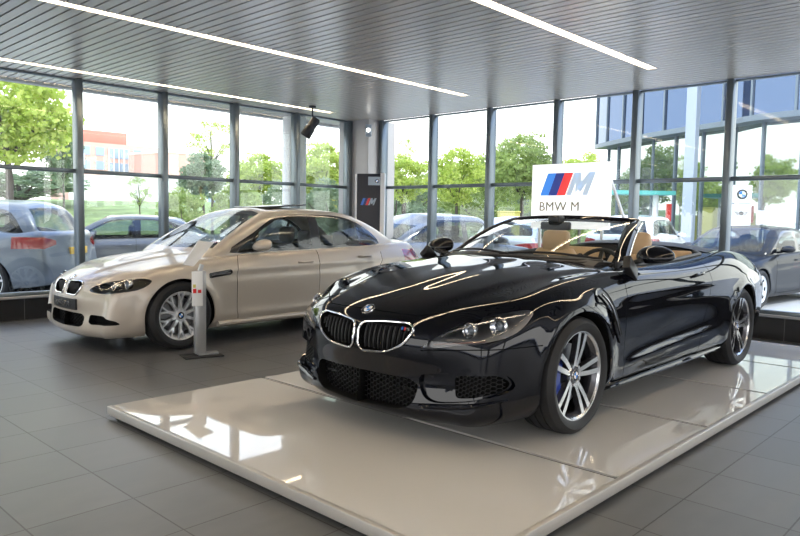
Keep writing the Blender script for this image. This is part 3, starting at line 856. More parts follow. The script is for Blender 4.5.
    bo = mb.build('grille_badge', [M['blue'], M['navy'], M['lred']], root)
    text('letter_mark', 'M6', .024, M['chrome'], bo, frame((h.x+.002, -.350, .637), (0, -1, 0), (0, 0, 1)), depth=.002, shear=.2)
    # intake meshes
    b = MB(); honey(b, -.44, .44, .19, .39, -.80, s=.016, r=.0018, keep=lambda y, z: inpoly(abs(y), z, LI), xf=lambda y, z: -.83+.45*abs(y)**2.4); b.build('lower_grille', M['mesh'], root)
    b = MB(); b.bar((-.80, -.36, .30), (-.80, .36, .30), .02, .012); b.build('sensor_bar', M['blackg'], root)
    for s in (1, -1):
        b = MB(); 
        def xf(y, z):
            h, n = ref.front(min(abs(y), .80), z, 0); return (h.x if h is not None else -.6)+.045
        honey(b, .50, .82, .235, .38, -.7, s=.013, r=.0016, keep=lambda y, z: inpoly(y, z, OI), xf=xf)
        b.v = [(x, s*y, z) for x, y, z in b.v]
        b.build('side_intake_grille', M['mesh'], root)
        # chin splitter blade
        b = MB(); P = []
        for i in range(13):
            t = i/12; y = .44+.385*t; h, n = ref.front(y, .235+.05*t, 0)
            if h is not None: P.append(Vector((h.x-.006, s*h.y, .228+.055*t**1.5)))
        b.tube(P, [.006+.010*math.sin(PI*min(1, (i+1)/len(P)))**.7 for i in range(len(P))], 8); b.build('chin_blade', M['bpaint'], root, smooth=True)
    # round badge on the nose
    h, n = ref.front(0, .708, .0)
    if h is None: h = Vector((-.84, 0, .70)); n = Vector((-.8, 0, .6))
    zz = Vector((n.x, 0, n.z)).normalized(); roundel(root, h+zz*.0, (0, -1, 0), zz.cross(Vector((0, -1, 0))), .041, 'nose_badge')
    # side vents behind the front wheels
    for s in (1, -1):
        b = MB(); V_ = [(.17, .765), (.20, .825), (.29, .83), (.40, .72), (.49, .60), (.555, .50), (.50, .48), (.42, .60), (.33, .71), (.24, .755)]
        P = [Vector((q.x, s*q.y, q.z)) for q in surf_pts(ref, smooth_poly(V_, 3), 'side', .006)]
        c = sum(P, Vector())/len(P); b.add([tuple(p) for p in P]+[tuple(c+Vector((0, -s*.004, 0)))], [(i, (i+1) % len(P), len(P)) for i in range(len(P))], 0)
        vo = b.build('side_vent', M['blackg'], root, smooth=True)
        b = MB()
        Q = [Vector((q.x, s*q.y, q.z)) for q in surf_pts(ref, smooth_poly([(.24, .80), (.33, .73), (.41, .63), (.49, .53)], 4, False), 'side', .014)]; b.tube(Q, .007, 8)
        b.build('vent_surround', M['dchrome'], vo, smooth=True)
    # rocker skirt, bright edge
    for s in (1, -1):
        b = MB(); P = []
        for i in range(25):
            x = .42+1.98*i/24; h, n = ref.side(x, .235, .008)
            if h is not None: P.append(Vector((h.x, s*h.y, .205+.012*(i/24))))
        b.tube(P, [.004+.016*math.sin(PI*i/(len(P)-1))**.35 if 0 < i < len(P)-1 else .003 for i in range(len(P))], 8); b.build('side_skirt', M['bpaint'], root, smooth=True)
    # floor pan
    b = MB(); b.box(-.62, 3.8, -.62, .62, .15, .22); b.box(.45, 2.40, -.86, .86, .17, .24); b.box(-.5, .5, -.55, .55, .22, .70); b.box(2.45, 3.6, -.55, .55, .22, .90); b.build('underbody', M['black'], root)
    # interior tub
    b = MB()
    tub = [(x, y) for x, y in CP if y > 0]
    top = []
    for x, y in [(.60, .55), (.80, .70), (1.2, .725), (1.7, .72), (2.42, .70), (2.56, .60), (2.62, .3)]:
        h, n = ref.top(x, y, 0); top.append(h)
    top = top+[Vector((p.x, -p.y, p.z)) for p in top[::-1]]
    L = len(top); bot = [Vector((p.x, p.y*.88, .30)) for p in top]
    b.add([tuple(p) for p in top+bot], [(i, (i+1) % L, L+(i+1) % L, L+i) for i in range(L)]+[tuple(range(L, 2*L))])
    b.build('cabin_lining', M['dash'], root, smooth=True, ang=50)
    b = MB(); P = [p+Vector((0, 0, .004)) for p in top]; b.tube(P[1:6], .016, 8); b.build('door_top_trim', M['dash'], root, smooth=True); b = MB(); b.tube(P[8:13], .016, 8); b.build('door_top_trim', M['dash'], root, smooth=True)
    b = MB(); Dp = [(.52, .93), (.70, 1.00), (.95, .985), (1.02, .93), (1.0, .72), (.62, .70)]
    b.add([(x, y, z-.03*(abs(y) > .5)) for y in (-.66, -.45, -.2, .2, .45, .66) for x, z in Dp], [(r*6+k, r*6+(k+1) % 6, (r+1)*6+(k+1) % 6, (r+1)*6+k) for r in range(5) for k in range(6)]+[tuple(range(6)), tuple(range(30, 36))])
    b.build('dashboard', M['dash'], root, smooth=True, ang=50)
    # windscreen frame
    def ws(y):      # base line and header line of the screen
        a = abs(y); return None
    base = [Vector((.50+.38*(abs(y)/.74)**2.2, y, .975-.02*(abs(y)/.74)**2)) for y in [(-.74+1.48*i/16) for i in range(17)]]
    head = [Vector((1.37+.13*(abs(y)/.56)**2.2, y, 1.275-.020*(abs(y)/.56)**2)) for y in [(-.56+1.12*i/16) for i in range(17)]]
    def sc(i, t):
        p = base[i].lerp(head[i], t); nrm = Vector((-.35, 0, .94)); return p+nrm*.035*math.sin(PI*t)
    vs = []; R_ = 10
    for t in range(R_+1):
        for i in range(17): vs.append(tuple(sc(i, t/R_)))
    g = MB(); g.add(vs, [(t*17+i, t*17+i+1, (t+1)*17+i+1, (t+1)*17+i) for t in range(R_) for i in range(16)])
    wso = g.build('windscreen', M['screen'], root, smooth=True)
    b = MB()
    A = [sc(0, t/10)+Vector((0, -.012, 0)) for t in range(11)]; Hd = [sc(i, 1.0) for i in range(17)]; B_ = [sc(16, t/10)+Vector((0, .012, 0)) for t in range(11)]
    A[0] += Vector((-.10, -.02, -.03)); B_[0] += Vector((-.10, .02, -.03))
    loop = A+[p+Vector((.01, 0, .004)) for p in Hd[1:-1]]+B_[::-1]
    L = len(loop); sec = []
    for i, p in enumerate(loop):
        tg = (loop[min(i+1, L-1)]-loop[max(i-1, 0)]).normalized(); ctr = Vector((.98, 0, 1.14)); inn = (ctr-p); inn = (inn-tg*inn.dot(tg))
        nrm = Vector((-.42, 0, .90)); inn = (inn-nrm*inn.dot(nrm)).normalized(); nn = nrm
        top_ = 11 <= i < L-11; w_i, w_o, th = (.042, .006, .022) if top_ else (.075, .016, .022)
        sec.append([p+inn*w_i+nn*th*.3, p+inn*w_i*.5+nn*th*.75, p-inn*w_o*.3+nn*th*.5, p-inn*w_o-nn*th*.5, p-inn*w_o*.3-nn*th*1.5, p+inn*w_i-nn*th])
    b.add([tuple(q) for r_ in sec for q in r_], [(i*6+k, i*6+(k+1) % 6, (i+1)*6+(k+1) % 6, (i+1)*6+k) for i in range(L-1) for k in range(6)]+[tuple(range(6)), tuple((L-1)*6+k for k in range(6))])
    b.build('windscreen_frame', M['bpaint'], root, smooth=True)
    for s in (0, 16):
        sg = -1 if s == 0 else 1
        b = MB(); P = [sc(s, t/10)+Vector((.020, sg*.026, -.018)) for t in range(1, 11)]; b.tube(P, .006, 6)
        b.build('pillar_trim', M['chrome'], root, smooth=True)
    # black shade band along glass edges and cowl
    b = MB(); P = [p+Vector((.0, 0, .004)) for p in base[1:-1]]; b.tube(P, .020, 8); P2 = [p+Vector((-.05, 0, -.012)) for p in base[1:-1]]; b.tube(P2, .022, 8); b.build('cowl_trim', M['blackp'], root, smooth=True)
    b = MB()
    for y0, y1, dx in ((-.62, .02, 0), (-.05, .60, .02)):
        P = [];
        for i in range(9):
            y = y0+(y1-y0)*i/8; ii = (y+.74)/1.48*16; k = int(ii); P.append(sc(k, .03+.05*abs(math.sin(PI*i/8)))+Vector((-.012, 0, .016)))
            P[-1].y = y
        b.tube(P, .009, 6)
    b.build('wiper', M['blackp'], root, smooth=True)
    # side window triangle + mirrors
    for s in (1, -1):
        b = MB(); b.bar((.86, s*.80, .955), (.86, s*.90, .99), .09, .03); b.bar((.70, s*.885, .90), (.76, s*.86, .975), .16, .05, up=(0, 1, 0)) 
        b.bar((.74, s*.765, .95), (1.0, s*.745, .95), .02, .05)
        arm = b.build('mirror_arm', M['blackp'], root, bevel=.008)
        bm2 = bmesh.new(); bmesh.ops.create_uvsphere(bm2, u_segments=24, v_segments=14, radius=1)
        for v in bm2.verts:
            x, y, z = v.co
            x = x if x < 0 else x*.55
            z = z if z > 0 else -abs(z)**.8*.72
            v.co = Vector((x*.115*(1-.25*abs(y)**3)+.03*z, y*.138, z*.072*(1+.12*(-y if y < 0 else -y))))
            if v.co.x > .045: v.co.x = .045
            v.co = Vector((v.co.x*.95+.96, s*(v.co.y*.95+.94), v.co.z+1.015))
        if s < 0: bmesh.ops.reverse_faces(bm2, faces=bm2.faces[:])
        finish(bm2, 'wing_mirror', [M['bpaint']], None, root, mirror=False, ang=50)
    # rear-view mirror
    b = MB(); b.box(1.22, 1.27, -.13, .13, 1.17, 1.235); b.box(1.20, 1.30, -.05, .05, 1.225, 1.285); b.build('rear_view_mirror', M['blackp'], root, bevel=.015)
    # steering wheel (left-hand drive: near side)
    c = Vector((1.24, -.37, .86)); a = Vector((1, 0, -.45)).normalized(); u = Vector((0, 1, 0)); w_ = a.cross(u)
    b = MB(); b.tube([c+u*.185*math.cos(2*PI*k/32)+w_*.185*math.sin(2*PI*k/32) for k in range(32)], .016, 8, closed=True)
    for an in (0, PI, -PI/2): b.bar(c, c+u*.18*math.cos(an)+w_*.18*math.sin(an)*(-1), .03, .015, up=a)
    b.tube([c-a*.02, c+a*.03], .055, 16); b.tube([c, c-a*.30], .03, 10)
    b.build('steering_wheel', M['dash'], root, smooth=True)
    # seats
    def seat(x, y, sc_=1, hi=True):
        e = []
        def cushion(name, prof, w0, w1, m=M['cream'], parent=root, rr=.05):
            # prof: list (x,z,thick) from bottom to top: rounded slab
            bq = MB(); n = 20; rows = []
            for i, (px, pz, th, w) in enumerate(prof):
                ring = []
                for k in range(n):
                    an = 2*PI*k/n; cx_, sx_ = math.cos(an), math.sin(an)
                    ex = abs(cx_)**.55*(1 if cx_ > 0 else -1); ey = abs(sx_)**.45*(1 if sx_ > 0 else -1)
                    ring.append((x+px+ex*th/2, y+ey*w/2, pz))
                rows.append(ring)
            L = len(rows); bq.add([p for r_ in rows for p in r_], [(i*n+k, i*n+(k+1) % n, (i+1)*n+(k+1) % n, (i+1)*n+k) for i in range(L-1) for k in range(n)]+[tuple(range(n)), tuple((L-1)*n+k for k in range(n))])
            return bq.build(name, m, parent, smooth=True, ang=60)
        bk_ = cushion('seat', [(0, .40, .10, .30), (0, .42, .16, .50), (.03, .60, .17, .54), (.09, .80, .15, .52), (.13, .96, .12, .40), (.14, 1.0, .08, .34)], 0, 0)
        cushion('seat_cushion', [(-.25, .36, .40, .40), (-.25, .38, .52, .50), (-.26, .48, .54, .52), (-.26, .52, .46, .42)], 0, 0, parent=bk_)
        if hi:
            cushion('headrest', [(.13, .97, .05, .15), (.13, .99, .09, .24), (.145, 1.08, .10, .27), (.15, 1.145, .08, .24), (.15, 1.16, .04, .18)], 0, 0, parent=bk_)
    seat(1.74, -.37); seat(1.74, .37); 
    def low(x, y): seat(x, y, 1, False)
    low(2.36, -.42); low(2.36, .42)
    # folded soft top cover behind seats
    b = MB(); n = 13; rows = []
    for i in range(7):
        t = i/6; x = 2.58+.46*t; row = []
        for k in range(n):
            q = -1+2*k/(n-1); y = q*(.70-.06*t); h, nn_ = ref.top(min(x, 3.5), abs(y), 0); z = (h.z if h is not None else .95)
            row.append((x-.06*(1-abs(q)**2)*(1-t), y, z+.004+.030*math.sin(PI*min(1, t*1.15+.12))*(1-abs(q)**6)))
        rows.append(row)
    b.add([p for r_ in rows for p in r_], [(i*n+k, i*n+k+1, (i+1)*n+k+1, (i+1)*n+k) for i in range(6) for k in range(n-1)])
    b.build('soft_top_cover', M['blackp'], root, smooth=True)
    # tail lights
    for s in (1, -1):
        b = MB(); P = []
        for (yy, zz) in ((.50, .70), (.76, .72), (.76, .80), (.50, .79)):
            h, n = ref.rear(yy, zz, .006)
            if h is not None: P.append(Vector((h.x, s*h.y, h.z)))
        if len(P) == 4: b.add([tuple(p) for p in P], [(0, 1, 2, 3)])
        b.build('tail_light', M['red'], root, smooth=True)
    wh = wheel('double5', WR, .262, .25)
    place_wheels(root, wh, [(0, WR, .812), (WB, WR, .806)], 0)
    return root, ref
M['amber'] = mat('indicator_lens', (.16, .09, .07), .15, coat=1)
M['lens'] = mat('lamp_lens_ball', (.16, .18, .20), .03, .4, coat=1)
M['lampin'] = mat('lamp_bowl', (.36, .36, .37), .32, .6); M['gbar'] = mat('grille_bar_black', (.010, .010, .011), .35, spec=.3)
conv, cref = build_convertible()
# ---------------------------------------------------------------- closed cars
def tables(kind):
    def st(x, ys, zs): return [(x, y, z) for y, z in zip(ys, zs)]
    T = {}
    if kind == 'sedan':
        T.update(WR=.335, WB=2.76, ar=.365, track=.785)
        T['side'] = [
            [(-.60, .68, .15), (-.64, .73, .22), (-.62, .755, .37), (-.59, .77, .52), (-.52, .765, .64), (-.38, .715, .715)],
            st(-.28, (.76, .825, .848, .855, .835, .765), (.16, .24, .39, .54, .68, .765)),
            st(0.0, (.78, .85, .878, .885, .865, .785), (.17, .26, .41, .57, .73, .825)),
            st(.38, (.80, .86, .875, .878, .865, .795), (.17, .26, .41, .60, .77, .870)),
            st(.80, (.80, .86, .870, .878, .865, .795), (.17, .26, .41, .60, .78, .905)),
            st(1.30, (.80, .86, .870, .880, .868, .800), (.17, .26, .41, .60, .79, .925)),
            st(1.80, (.80, .86, .873, .883, .872, .800), (.17, .26, .41, .60, .80, .940)),
            st(2.25, (.80, .86, .885, .893, .878, .795), (.17, .26, .41, .61, .81, .955)),
            st(2.76, (.80, .86, .895, .900, .880, .775), (.18, .27, .42, .62, .82, .970)),
            st(3.15, (.79, .845, .875, .880, .855, .745), (.20, .28, .43, .62, .82, .985)),
            st(3.40, (.77, .82, .845, .850, .825, .715), (.21, .30, .45, .62, .82, .985)),
            [(3.56, .70, .23), (3.60, .755, .31), (3.62, .775, .46), (3.62, .775, .62), (3.58, .755, .80), (3.50, .665, .965)]]
        T['cx'] = [-.66, -.40, -.06, .26, .62, 1.3, 1.8, 2.25, 2.76, 3.15, 3.42, 3.66]
        T['cz'] = [.700, .790, .865, .910, .935, .95, .96, .98, 1.0, 1.02, 1.025, 1.015]
        T['fc'] = [(-.72, .14), (-.775, .21), (-.76, .34), (-.765, .46), (-.75, .59), (-.66, .700)]
        T['rc'] = [(3.70, .24), (3.78, .32), (3.80, .46), (3.78, .62), (3.72, .82), (3.66, 1.015)]
        T['g'] = [
            [(.40, .735, .86), (.50, .735, .96), (.84, .66, 1.18), (1.15, .565, 1.335)],
            [(.85, .78, .88), (.90, .775, .97), (1.08, .715, 1.19), (1.32, .60, 1.36)],
            [(1.30, .79, .90), (1.32, .785, .98), (1.42, .725, 1.20), (1.55, .61, 1.375)],
            [(1.85, .79, .91), (1.85, .785, .98), (1.88, .725, 1.20), (1.90, .61, 1.375)],
            [(2.35, .785, .92), (2.34, .775, .99), (2.28, .715, 1.19), (2.22, .60, 1.36)],
            [(2.85, .755, .93), (2.80, .745, 1.00), (2.62, .685, 1.17), (2.42, .575, 1.34)],
            [(3.22, .665, .95), (3.12, .655, 1.03), (2.88, .61, 1.18), (2.60, .535, 1.31)]]
        T['gcx'] = [1.22, 1.36, 1.58, 1.90, 2.22, 2.45, 2.68]; T['gcz'] = [1.395, 1.412, 1.425, 1.428, 1.415, 1.395, 1.365]
        T['gfc'] = [(.30, .88), (.44, .985), (.86, 1.21), (1.22, 1.395)]
        T['grc'] = [(3.36, .97), (3.26, 1.05), (2.98, 1.21), (2.68, 1.365)]
        T['dlo'] = [(.60, .93), (.93, 1.14), (1.20, 1.285), (1.42, 1.335), (1.8, 1.345), (2.15, 1.335), (2.42, 1.29), (2.64, 1.19), (2.78, 1.08), (2.81, 1.03), (2.77, .985), (2.2, .965), (1.3, .94)]
        T['win'] = [[(.71, .965), (.98, 1.135), (1.24, 1.27), (1.44, 1.312), (1.70, 1.32), (1.70, .975)],
                    [(1.83, .98), (1.83, 1.322), (2.12, 1.312), (2.36, 1.275), (2.46, 1.245), (2.46, .995)],
                    [(2.50, .997), (2.50, 1.23), (2.62, 1.165), (2.73, 1.07), (2.76, 1.025), (2.72, 1.005)]]
        T['ws'] = [(-.02, .965), (.655, .975), (.60, 1.12), (.50, 1.345), (.30, 1.378), (-.02, 1.385)]
        T['rs'] = [(-.02, 1.055), (.60, 1.06), (.555, 1.17), (.47, 1.315), (.28, 1.335), (-.02, 1.34)]
        T['cab'] = [(.52, 0), (.52, .62), (.85, .72), (2.85, .70), (3.05, .6), (3.05, 0)]
        T['doors'] = [[(.66, .20), (.63, .32), (.63, .7), (.66, .86), (.70, .92)], [(1.72, .20), (1.735, .5), (1.74, .96)], [(2.36, .24), (2.42, .40), (2.60, .62), (2.74, .78), (2.76, .9)], [(.64, .235), (1.5, .24), (2.37, .25)]]
        T['seats'] = [(1.50, .36, 1.20), (2.35, .36, 1.14)]; T['handle'] = [(1.54, .810), (2.46, .850)]
        T['mir'] = (.92, .93, 1.00); T['roofz'] = 1.42; T['belt'] = .96
    else:
        suv = kind == 'suv'
        T.update(WR=.365 if suv else .345, WB=2.81, ar=.405 if suv else .375, track=.80)
        k = 1.17 if suv else 1.06; dz = .05 if suv else .0
        base = tables('sedan'); Z = lambda z: z*k+dz
        T['side'] = [[(x, y*1.03, Z(z)) for x, y, z in r] for r in base['side']]
        yr = 1.03
        # fuller, upright tail
        zt = 1.13 if suv else 1.02
        T['side'][-3] = [(3.15, y, z) for y, z in zip((.82, .88, .905, .91, .905, .86), (Z(.20), Z(.28), Z(.43), Z(.62), Z(.80), zt-.02))]
        T['side'][-2] = [(3.42, y, z) for y, z in zip((.80, .86, .885, .89, .88, .82), (Z(.21), Z(.30), Z(.45), Z(.62), Z(.80), zt))]
        T['side'][-1] = [(3.60, .74, Z(.23)), (3.66, .80, Z(.31)), (3.68, .83, Z(.46)), (3.66, .83, Z(.62)), (3.63, .82, Z(.80)), (3.58, .76, zt+.01)]
        T['cx'] = base['cx'][:-1]+[3.72]; T['cz'] = [Z(z)+.01 for z in base['cz'][:-4]]+[zt, zt, zt, zt+.01]
        T['fc'] = [(x, Z(z)) for x, z in base['fc']]
        T['rc'] = [(3.74, Z(.24)), (3.84, Z(.32)), (3.84, Z(.46)), (3.80, Z(.62)), (3.77, Z(.82)), (3.72, zt+.01)]
        if suv: H = 1.66; b0 = 1.05
        else: H = 1.56; b0 = .98
        def gz(t): return b0+(H-.09-b0)*t
        xr = (3.55, 3.50, 3.38, 3.22) if suv else (3.50, 3.36, 3.02, 2.68)
        T['g'] = []
        fx = [((.42, .52, .84, 1.12), (.755, .755, .69, .60)), ((.85, .92, 1.08, 1.30), (.80, .795, .745, .645)), ((1.3, 1.32, 1.42, 1.55), (.815, .81, .76, .655)),
              ((1.85, 1.85, 1.88, 1.9), (.82, .815, .765, .66)), ((2.45, 2.45, 2.4, 2.35), (.82, .815, .765, .655)), ((3.1, 3.05, 2.95, 2.85) if suv else (3.0, 2.95, 2.75, 2.45), (.81, .80, .75, .64)), (xr, (.745, .735, .685, .595))]
        dropz = [.03, .0, -.01, -.01, 0, .02 if suv else .05, .05 if suv else .14]
        for (xs, ys), dd in zip(fx, dropz):
            T['g'].append([(x, y, gz(t)-dd*(t**2)) for x, y, t in zip(xs, ys, (-.10, .05, .55, 1))])
        T['gcx'] = [1.18, 1.34, 1.58, 1.9, 2.35, 2.85 if suv else 2.5, xr[3]+.06]; T['gcz'] = [H-.045, H-.015, H, H, H-.01, H-(.03 if suv else .05), H-(.075 if suv else .14)]
        T['gfc'] = [(.30, gz(-.1)), (.44, gz(.05)), (.84, gz(.55)), (1.18, H-.045)]
        T['grc'] = [(xr[0]+.12, gz(-.1)), (xr[1]+.12, gz(.05)), (xr[2]+.10, gz(.5)), (xr[3]+.06, H-(.075 if suv else .14))]
        zb = b0+.0; zt_ = H-.14
        xe = 3.30 if suv else 3.05
        T['dlo'] = [(.62, zb-.03), (.95, zb+.22), (1.2, zt_-.05), (1.42, zt_), (2.5, zt_+.005), (xe-.45, zt_-.02), (xe-.18, zt_-.10 if suv else zt_-.17), (xe, zb+.13), (xe-.03, zb+.06), (2.6, zb+.01), (1.3, zb-.02)]
        T['win'] = [[(.74, zb+.0), (1.0, zb+.20), (1.24, zt_-.06), (1.44, zt_-.03), (1.70, zt_-.03), (1.70, zb+.01)],
                    [(1.83, zb+.01), (1.83, zt_-.03), (2.45, zt_-.03), (2.52, zb+.03)],
                    [(2.58, zb+.035), (2.51, zt_-.035), (xe-.47, zt_-.05), (xe-.22, zt_-.13 if suv else zt_-.19), (xe-.05, zb+.13), (xe-.08, zb+.08)]]
        T['ws'] = [(-.02, zb+.03), (.67, zb+.04), (.61, zb+.22), (.52, H-.11), (.3, H-.075), (-.02, H-.065)]
        zr = H-(.15 if suv else .22)
        T['rs'] = [(-.02, zb+.10), (.64, zb+.10), (.66, zb+.14), (.56, zr-.02), (.3, zr), (-.02, zr)]
        T['cab'] = [(.52, 0), (.52, .64), (.85, .74), (3.2, .72), (3.3, .6), (3.3, 0)]
        T['doors'] = [[(.66, .28), (.63, .5), (.66, .9), (.70, zb-.04)], [(1.74, .28), (1.755, .6), (1.76, zb)], [(2.36, .30), (2.42, .50), (2.64, .72), (2.74, .9), (2.76, zb)], [(.64, .31), (2.37, .32)]]
        T['seats'] = [(1.5, .38, H-.25), (2.35, .38, H-.30)]; T['handle'] = [(1.5, zb-.14), (2.5, zb-.12)]
        T['mir'] = (.88, .93, zb+.07); T['roofz'] = H; T['belt'] = zb
    return T
M['bpost'] = mat('black_pillar', (.01, .01, .011), .12, coat=.5)
M['dseat'] = mat('dark_seat', (.02, .02, .022), .6)
def bowed(bm, T, level): pass
def closed_car(kind, name, loc, heading, label, paint, style='star', level=2, detail=0, cat='car', group=None, parts=None, plate=None, dark=True, scale=1):
    """heading: world angle the nose points to; the car's local -x is its nose"""
    T = tables(kind); WR, WB = T['WR'], T['WB']
    root = empty(name, loc, heading-PI); tag(root, label, cat, group)
    if scale != 1: root.scale = (scale,)*3
    bm = lattice(T['side'], T['cx'], T['cz'], T['fc'], T['rc'], (0, .32, .62, .84, 1), level, pz=2.6, qf=2.4, qr=2.4); half(bm)
    k = T['belt']/.96
    def disp(c, n):
        d = 0
        if c.y > .55:
            for wx in (0, WB):
                r = math.hypot(c.x-wx, c.z-WR); d += .018*gs(r-T['ar']-.005, .055)*ss(.16, .3, c.z)
            if .3 < c.x < 3.5 and n.y > .5:
                w = ss(.3, .7, c.x)*(1-ss(3.1, 3.5, c.x)); zc = (.755+.05*(c.x-.5)/2.4)*k
                d += w*.008*(gs(c.z-zc, .025)-.9*gs(c.z-zc+.055*k, .045))
                d += w*(1-ss(2.1, 2.4, c.x))*.010*gs(c.z-.30*k, .035)
        if n.z > .5 and c.x < .6:
            t = (c.x+.7)/1.3; d += .012*(1-ss(.22+.22*t-.03, .22+.22*t+.03, c.y))*ss(-.66, -.5, c.x)*(1-ss(.4, .6, c.x))
            if detail: d += .020*gs(c.y-.0, .16)*ss(-.45, -.1, c.x)*(1-ss(.3, .6, c.x))
        return d
    bump(bm, disp); ref = Ref(bm)
    for f in bm.faces: f.material_index = 0
    SK = [paint, M['black']]
    arch(bm, 0, WR, T['ar'], .17); arch(bm, WB, WR, T['ar'], .17)
    cabp = T['cab']; P = [(x, y if y else -.02) for x, y in cabp]
    fs = carve(bm, P, (0, 1), lambda c, n: n.z > .4 and c.z > .8*k); bmesh.ops.delete(bm, geom=fs, context='FACES')
    front = lambda c, n: n.x < -.25 and c.x < -.2
    rearc = lambda c, n: n.x > .2 and c.x > 3.0
    ctx = dict(bm=bm, ref=ref, T=T, root=root, SK=SK, front=front, rearc=rearc, paint=paint)
    (parts or plain_face)(ctx)
    seam(bm, T['doors'], .006 if level > 2 else .008, .006, lambda c, n: c.y > .6)
    doors = []
    if level > 2:
        zb = T['belt']
        for DP in ([(.634, .24), (1.732, .244), (1.732, .5), (1.737, 1.1), (.70, 1.1), (.662, .86), (.634, .7)], [(1.743, .244), (2.367, .252), (2.417, .40), (2.595, .622), (2.737, .782), (2.757, .9), (2.76, 1.1), (1.743, 1.1)]):
            fs = carve(bm, DP, (0, 2), lambda c, n: c.y > .72); doors.append(lift(bm, fs))
    finish(bm, 'body', SK, ref, root)
    for d in doors:
        for s in (1, -1):
            d2 = d.copy()
            if s < 0:
                for v in d2.verts: v.co.y = -v.co.y
                bmesh.ops.reverse_faces(d2, faces=d2.faces[:])
            finish(d2, 'door', SK, ref, root, mirror=False)
        d.free()
    for x, z in T['handle']:
        for s in (1, -1):
            Q = []
            for i in range(9):
                h, n = ref.side(x-.11+.22*i/8, z+.004*i/8, 0); o_ = .024 if 0 < i < 8 else 0
                if h is not None: Q.append(Vector((h.x, s*(h.y+o_), h.z)))
            b = MB(); b.tube(Q, .013, 6); b.build('door_handle', paint, root, smooth=True)
    # greenhouse
    g = lattice(T['g'], T['gcx'], T['gcz'], T['gfc'], T['grc'], (0, .35, .68, 1), level, pz=2.2, qf=2.2, qr=2.2); half(g); gref = Ref(g)
    for f in g.faces: f.material_index = 0
    sc_ = lambda c, n: c.y > .4 and n.y > .35
    dl = smooth_poly(T['dlo'], 3)
    fs = carve(g, dl, (0, 2), sc_)
    for f in fs: f.material_index = 1
    gl = []
    for w in T['win']:
        fs = carve(g, round_poly(w, .02, 2), (0, 2), sc_)
        q = lift(g, fs); gl.append(('side_window', q))
    fs = carve(g, T['ws'], (1, 2), lambda c, n: n.x < -.15 and c.x < 1.6); gl.append(('windscreen', lift(g, fs)))
    fs = carve(g, T['rs'], (1, 2), lambda c, n: n.x > .12 and c.x > 2.2); gl.append(('rear_window', lift(g, fs)))
    # trim skirt that would sit inside the body
    finish(g, 'roof', [paint, M['bpost']], gref, root)
    for nm, q in gl:
        if nm == 'side_window':
            for s in (1, -1):
                d2 = q.copy()
                if s < 0:
                    for v in d2.verts: v.co.y = -v.co.y
                    bmesh.ops.reverse_faces(d2, faces=d2.faces[:])
                finish(d2, nm, [M['carglass']], gref, root, mirror=False)
            q.free()
        else: finish(q, nm, [M['screen'] if nm == 'windscreen' else M['carglass']], gref, root)
    # inside
    zb = T['belt']; b = MB(); b.box(.45, 3.2, -.70, .70, .22, .34); b.box(-.5, .45, -.55, .55, .25, .60*k); b.box(2.75, 3.5, -.62, .62, .25, zb-.02); b.box(.45, .80, -.70, .70, .3, zb-.04); b.box(.5, 2.8, .70, .73, .3, zb-.08); b.box(.5, 2.8, -.73, -.70, .3, zb-.08)
    b.build('cabin_lining', M['black'], root)
    for x, y, z in T['seats']:
        for s in (1, -1):
            b = MB(); n = 12
            prof = [(0, .42, .16, .50), (.05, .6*k, .16, .52), (.12, z-.28, .13, .48), (.15, z-.20, .10, .36), (.15, z-.19, .05, .15), (.155, z-.15, .07, .25), (.165, z-.04, .09, .26), (.17, z, .05, .18)]
            rows = []
            for px, pz, th, w in prof:
                rows.append([(x+px+math.copysign(abs(math.cos(2*PI*q/n))**.55, math.cos(2*PI*q/n))*th/2, s*y+math.copysign(abs(math.sin(2*PI*q/n))**.5, math.sin(2*PI*q/n))*w/2, pz) for q in range(n)])
            L = len(rows); b.add([p for r_ in rows for p in r_], [(i*n+q, i*n+(q+1) % n, (i+1)*n+(q+1) % n, (i+1)*n+q) for i in range(L-1) for q in range(n)]+[tuple(range(n)), tuple((L-1)*n+q for q in range(n))])
            b.build('seat', M['dseat'], root, smooth=True, ang=60)
    mx_, my_, mz_ = T['mir']
    for s in (1, -1):
        bm2 = bmesh.new(); bmesh.ops.create_uvsphere(bm2, u_segments=16, v_segments=10, radius=1)
        for v in bm2.verts:
            x, y, z = v.co; x = x if x < 0 else x*.5
            z = z if z > 0 else -abs(z)**.8*.7
            v.co = Vector((mx_+x*.12*(1-.25*abs(y)**3)+.03*z, s*(my_+y*.125), mz_+z*.074))
        if s < 0: bmesh.ops.reverse_faces(bm2, faces=bm2.faces[:])
        finish(bm2, 'wing_mirror', [paint], None, root, mirror=False, ang=50)
        b = MB(); b.bar((mx_, s*(my_-.14), mz_-.05), (mx_, s*(my_-.05), mz_-.02), .08, .04); b.build('mirror_arm', M['blackp'], root)
    b = MB(); b.box(-.45, 3.5, -.60, .60, .18, .24); b.build('underbody', M['black'], root)
    wh = wheel(style, WR, WR-.095, .225)
    place_wheels(root, wh, [(0, WR, T['track']-.01), (WB, WR, T['track']-.005)], 0)
    return root, ref, gref
def surf_patch(ref, P, mode, off, s, name, m, root, thick=0):
    Q = [Vector((q.x, s*q.y, q.z)) for q in surf_pts(ref, P, mode, off)]
    if len(Q) < 3: return None
    c = sum(Q, Vector())/len(Q); b = MB()
    b.add([tuple(q) for q in Q]+[tuple(c+(Vector((0, s*.006, 0)) if mode == 'side' else Vector((-.006 if mode == 'front' else .006, 0, 0))))], [(i, (i+1) % len(Q), len(Q)) for i in range(len(Q))])
    return b.build(name, m, root, smooth=True)
